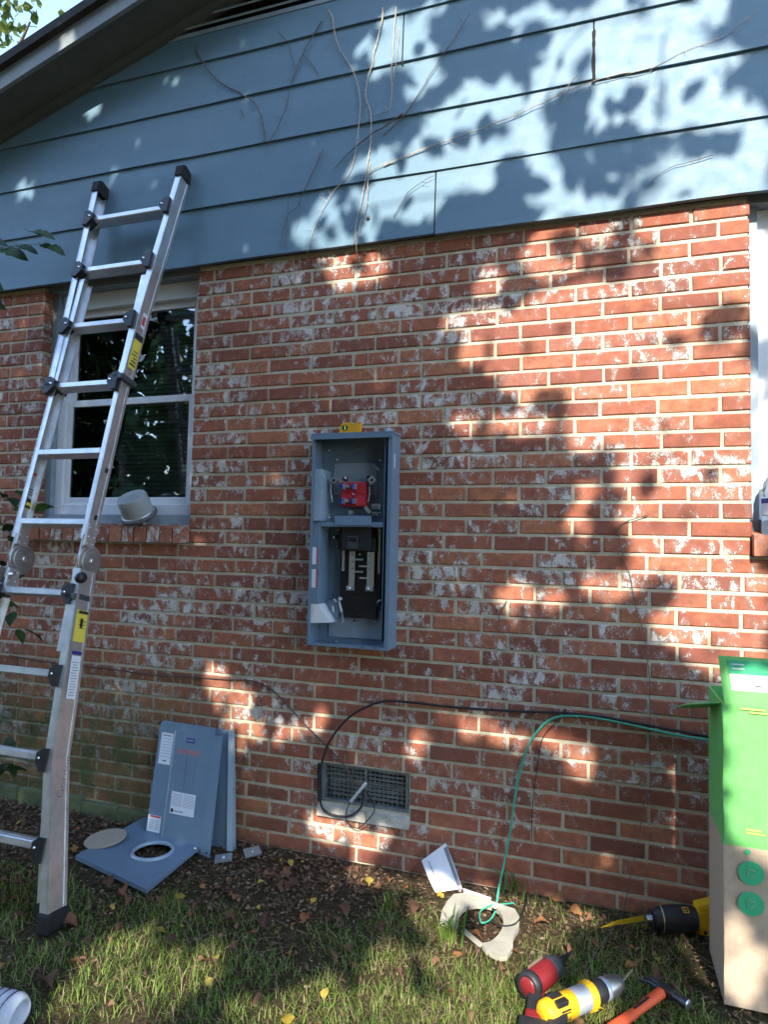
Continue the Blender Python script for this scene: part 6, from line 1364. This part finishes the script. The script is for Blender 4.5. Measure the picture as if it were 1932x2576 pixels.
SHADE_WALL = [(1.78, 2.40, 0.073, 0.101), (1.60, 2.48, 0.059, 0.070), (1.69, 2.42, 0.058, 0.077), (1.80, 2.51, 0.053, 0.058), (1.88, 2.42, 0.045, 0.078), (2.15, 2.12, 0.092, 0.085), (2.22, 2.01, 0.035, 0.060), (1.58, 2.13, 0.021, 0.055), (1.62, 2.72, 0.052, 0.075), (1.71, 2.68, 0.027, 0.048), (1.25, 2.96, 0.050, 0.047), (1.17, 2.92, 0.043, 0.056), (1.92, 2.92, 0.036, 0.025), (2.10, 3.31, 0.047, 0.029), (0.97, 3.26, 0.033, 0.037), (2.26, 3.17, 0.089, 0.081), (1.71, 1.62, 0.076, 0.088), (1.73, 1.41, 0.066, 0.122), (1.79, 1.29, 0.074, 0.062), (1.65, 1.20, 0.043, 0.087), (1.92, 1.14, 0.077, 0.060), (1.83, 1.05, 0.073, 0.101), (1.52, 1.86, 0.070, 0.055), (1.36, 1.66, 0.108, 0.074), (1.54, 1.66, 0.086, 0.072), (1.30, 1.89, 0.074, 0.056)]
LIT_POLY = [(p[0], p[2]) for p in ((1.532, 0.000, 2.579), (2.216, 0.000, 2.553), (2.254, 0.000, 1.608), (2.249, 0.000, 0.897), (2.044, 0.000, 0.881), (1.953, 0.000, 1.024), (1.953, 0.000, 1.191), (1.890, 0.000, 1.358), (1.842, 0.000, 1.478), (1.760, 0.000, 1.653), (1.625, 0.000, 1.799), (1.467, 0.000, 1.879), (1.340, 0.000, 1.923), (1.357, 0.000, 2.034), (1.429, 0.000, 2.141), (1.481, 0.000, 2.285), (1.515, 0.000, 2.431))]
def in_poly(P_, x, y):
    c = False; n = len(P_)
    for i in range(n):
        (x1, y1), (x2, y2) = P_[i], P_[i - 1]
        if (y1 > y) != (y2 > y) and x < (x2 - x1) * (y - y1) / (y2 - y1) + x1: c = not c
    return c
LIT_GROUND = [(1.34, -0.26, 0.166, 0.157), (1.48, -0.27, 0.089, 0.177), (1.21, -0.63, 0.118, 0.088), (1.35, -0.57, 0.092, 0.081), (1.46, -0.68, 0.073, 0.071), (1.00, -0.83, 0.109, 0.059), (1.16, -0.79, 0.061, 0.051), (0.42, -1.02, 0.108, 0.086), (0.49, -0.91, 0.075, 0.056), (0.53, -0.83, 0.044, 0.043), (0.30, -0.84, 0.040, 0.072), (0.90, -0.05, 0.079, 0.075), (1.58, -0.08, 0.070, 0.080), (0.88, -0.91, 0.059, 0.040), (1.16, -0.03, 0.068, 0.087), (1.66, -0.59, 0.037, 0.043)]
LIT_BOX = [(2.14, .70, .10, .11), (2.22, .50, .10, .07), (2.12, .12, .05, .10), (2.2, .92, .12, .06), (2.12, .58, .04, .06)]   # openings that reach the carton's front (Y = -.432)

def sun_open(p):
    """does the sun ray through p, followed down, land where the photograph shows sunshine?"""
    t = -p.y / -SUN.y                                        # distance back along the ray to the wall
    h = p - SUN * (p.y / SUN.y)                              # on the brick face
    tb = (p.y + .432) / SUN.y; hb = p - SUN * tb
    def ins(L, u, v, pad, ps=0.0):
        best = 9
        for (cx, cy, rx, ry) in L: q_ = pad if (ps or pad < 0) else min(pad, .25 * pad + .4 * min(rx, ry)); best = min(best, math.hypot((u - cx) / (rx + q_), (v - cy) / (ry + q_)))
        return best
    if hb.x > 2.05 and 0 < hb.z < .99: return ins(LIT_BOX, hb.x, hb.z, .06)
    if h.z > -.0:
        j = .15 * noise.noise(Vector((h.x * 7, h.z * 7, 2.2))) + .13 * noise.noise(Vector((h.x * 17, h.z * 17, 5)))
        if in_poly(LIT_POLY, h.x, h.z) and ins(SHADE_WALL, h.x, h.z, -.03) >= 1: return .5
        a = ins(LIT_WALL, h.x, h.z, .066 if h.z > 2.57 else .085) + j
        s_ = ins(SHADE_WALL, h.x, h.z, -.03)
        return 2.0 if s_ < 1 else a
    g_ = p - SUN * (p.z / SUN.z)
    return ins(LIT_GROUND, g_.x, g_.y, .10, 1) + .2 * noise.noise(Vector((g_.x * 9, g_.y * 9, 1)))

rg = random.Random(31)
T_ = thing('shade_tree', 'leafy tree behind the viewpoint whose shadow dapples the wall', 'tree', (-2.4, -7.2, 0))
limb('trunk', [(-2.4, -7.2, -.1), (-2.35, -7.15, 1.6), (-2.1, -7.0, 3.4), (-1.6, -6.7, 5.4), (-1.2, -6.4, 7.6)], .24, .08, T_, 12)
pts = []; tries = 0
while len(pts) < 60000 and tries < 150000:
    tries += 1
    wx, wz = rg.uniform(-2.4, 3.3), rg.uniform(-1.6, 4.35)
    far = rg.random() < (.3 if wz > 2.5 else .65)
    t = max((5.0 if far else 3.5) + abs(rg.gauss(0, 1.4 if far else .6)), (2.15 - wz) / SUN.z + abs(rg.gauss(0, .9)))
    p = Vector((wx, 0, wz)) + SUN * t
    if p.z < 2.05 or p.y > -2.75: continue
    q = sun_open(p)
    if q < 1.0 and rg.random() > (.022 if wz > 2.57 else .008): continue
    pts.append(p)
leaf_cloud(pts, .125, .088, rg, .2).build('crown', m['leaf_green'], T_, recalc=False)
for (a, c) in (((-1.9, -6.85, 4.0), (.2, -3.6, 5.4)), ((-1.7, -6.75, 4.9), (1.2, -3.4, 6.2)), ((-2.2, -7.0, 3.0), (-.6, -4.2, 3.6)), ((-1.5, -6.6, 5.6), (-1.0, -3.3, 6.6)), ((-2.1, -7.0, 3.3), (1.9, -4.4, 3.3)), ((-1.6, -6.7, 5.3), (2.6, -3.8, 5.0))):
    a, c = Vector(a), Vector(c); k = (a + c) / 2 + Vector((0, 0, .35)); limb('limb', [a, k, c], .06, .014, T_, 7)

for k in range(34):                                                # bare twigs among the leaves
    a = Vector((rg.uniform(-.5, 3.0), 0, rg.uniform(.6, 4.0))) + SUN * rg.uniform(4.2, 6.5)
    if a.z < 2.3 or a.y > -3.0: continue
    d = Vector((rg.uniform(-1, 1), rg.uniform(-.5, .5), rg.uniform(-.7, .35))).normalized() * rg.uniform(.5, 1.1); limb('twig', [a, a + d * .5 + Vector((0, 0, .06)), a + d + Vector((rg.uniform(-.1, .1), 0, 0))], .006, .0025, T_, 5)

# wooded edge of the yard behind the viewpoint: what the window panes mirror
rg = random.Random(77); pts = []
for k in range(330):
    cx_ = rg.uniform(-34, 16); c = Vector((cx_, rg.uniform(-21, -16), rg.uniform(.6, 14 if cx_ < -5 else 6.2) * rg.uniform(.6, 1)))
    pts += [c + Vector((rg.gauss(0, 1.2), rg.gauss(0, .8), rg.gauss(0, .9))) for _ in range(70)]
o = leaf_cloud([p for p in pts if p.z > .1], .6, .45, rg).build('woodland', m['leaf_dark'], recalc=False); tag(o, 'dark wooded edge of the yard mirrored in the window panes', 'woodland', kind='stuff')
for k in range(9):
    x = -30 + k * 5.1 + rg.uniform(-1, 1); y = -18 + rg.uniform(-1.5, 1.5)
    b = MB(); b.tube(smoothpath([(x, y, -.1), (x + .1, y, 3), (x - .1, y + .2, 6.0)], 5), lambda f: .22 * (1 - .6 * f), 8); o = b.build('tree_trunk', m['bark'], None, (x, y, 0)); tag(o, 'bare trunk standing at the wooded edge of the yard', 'tree', 'trunks at the wooded edge')
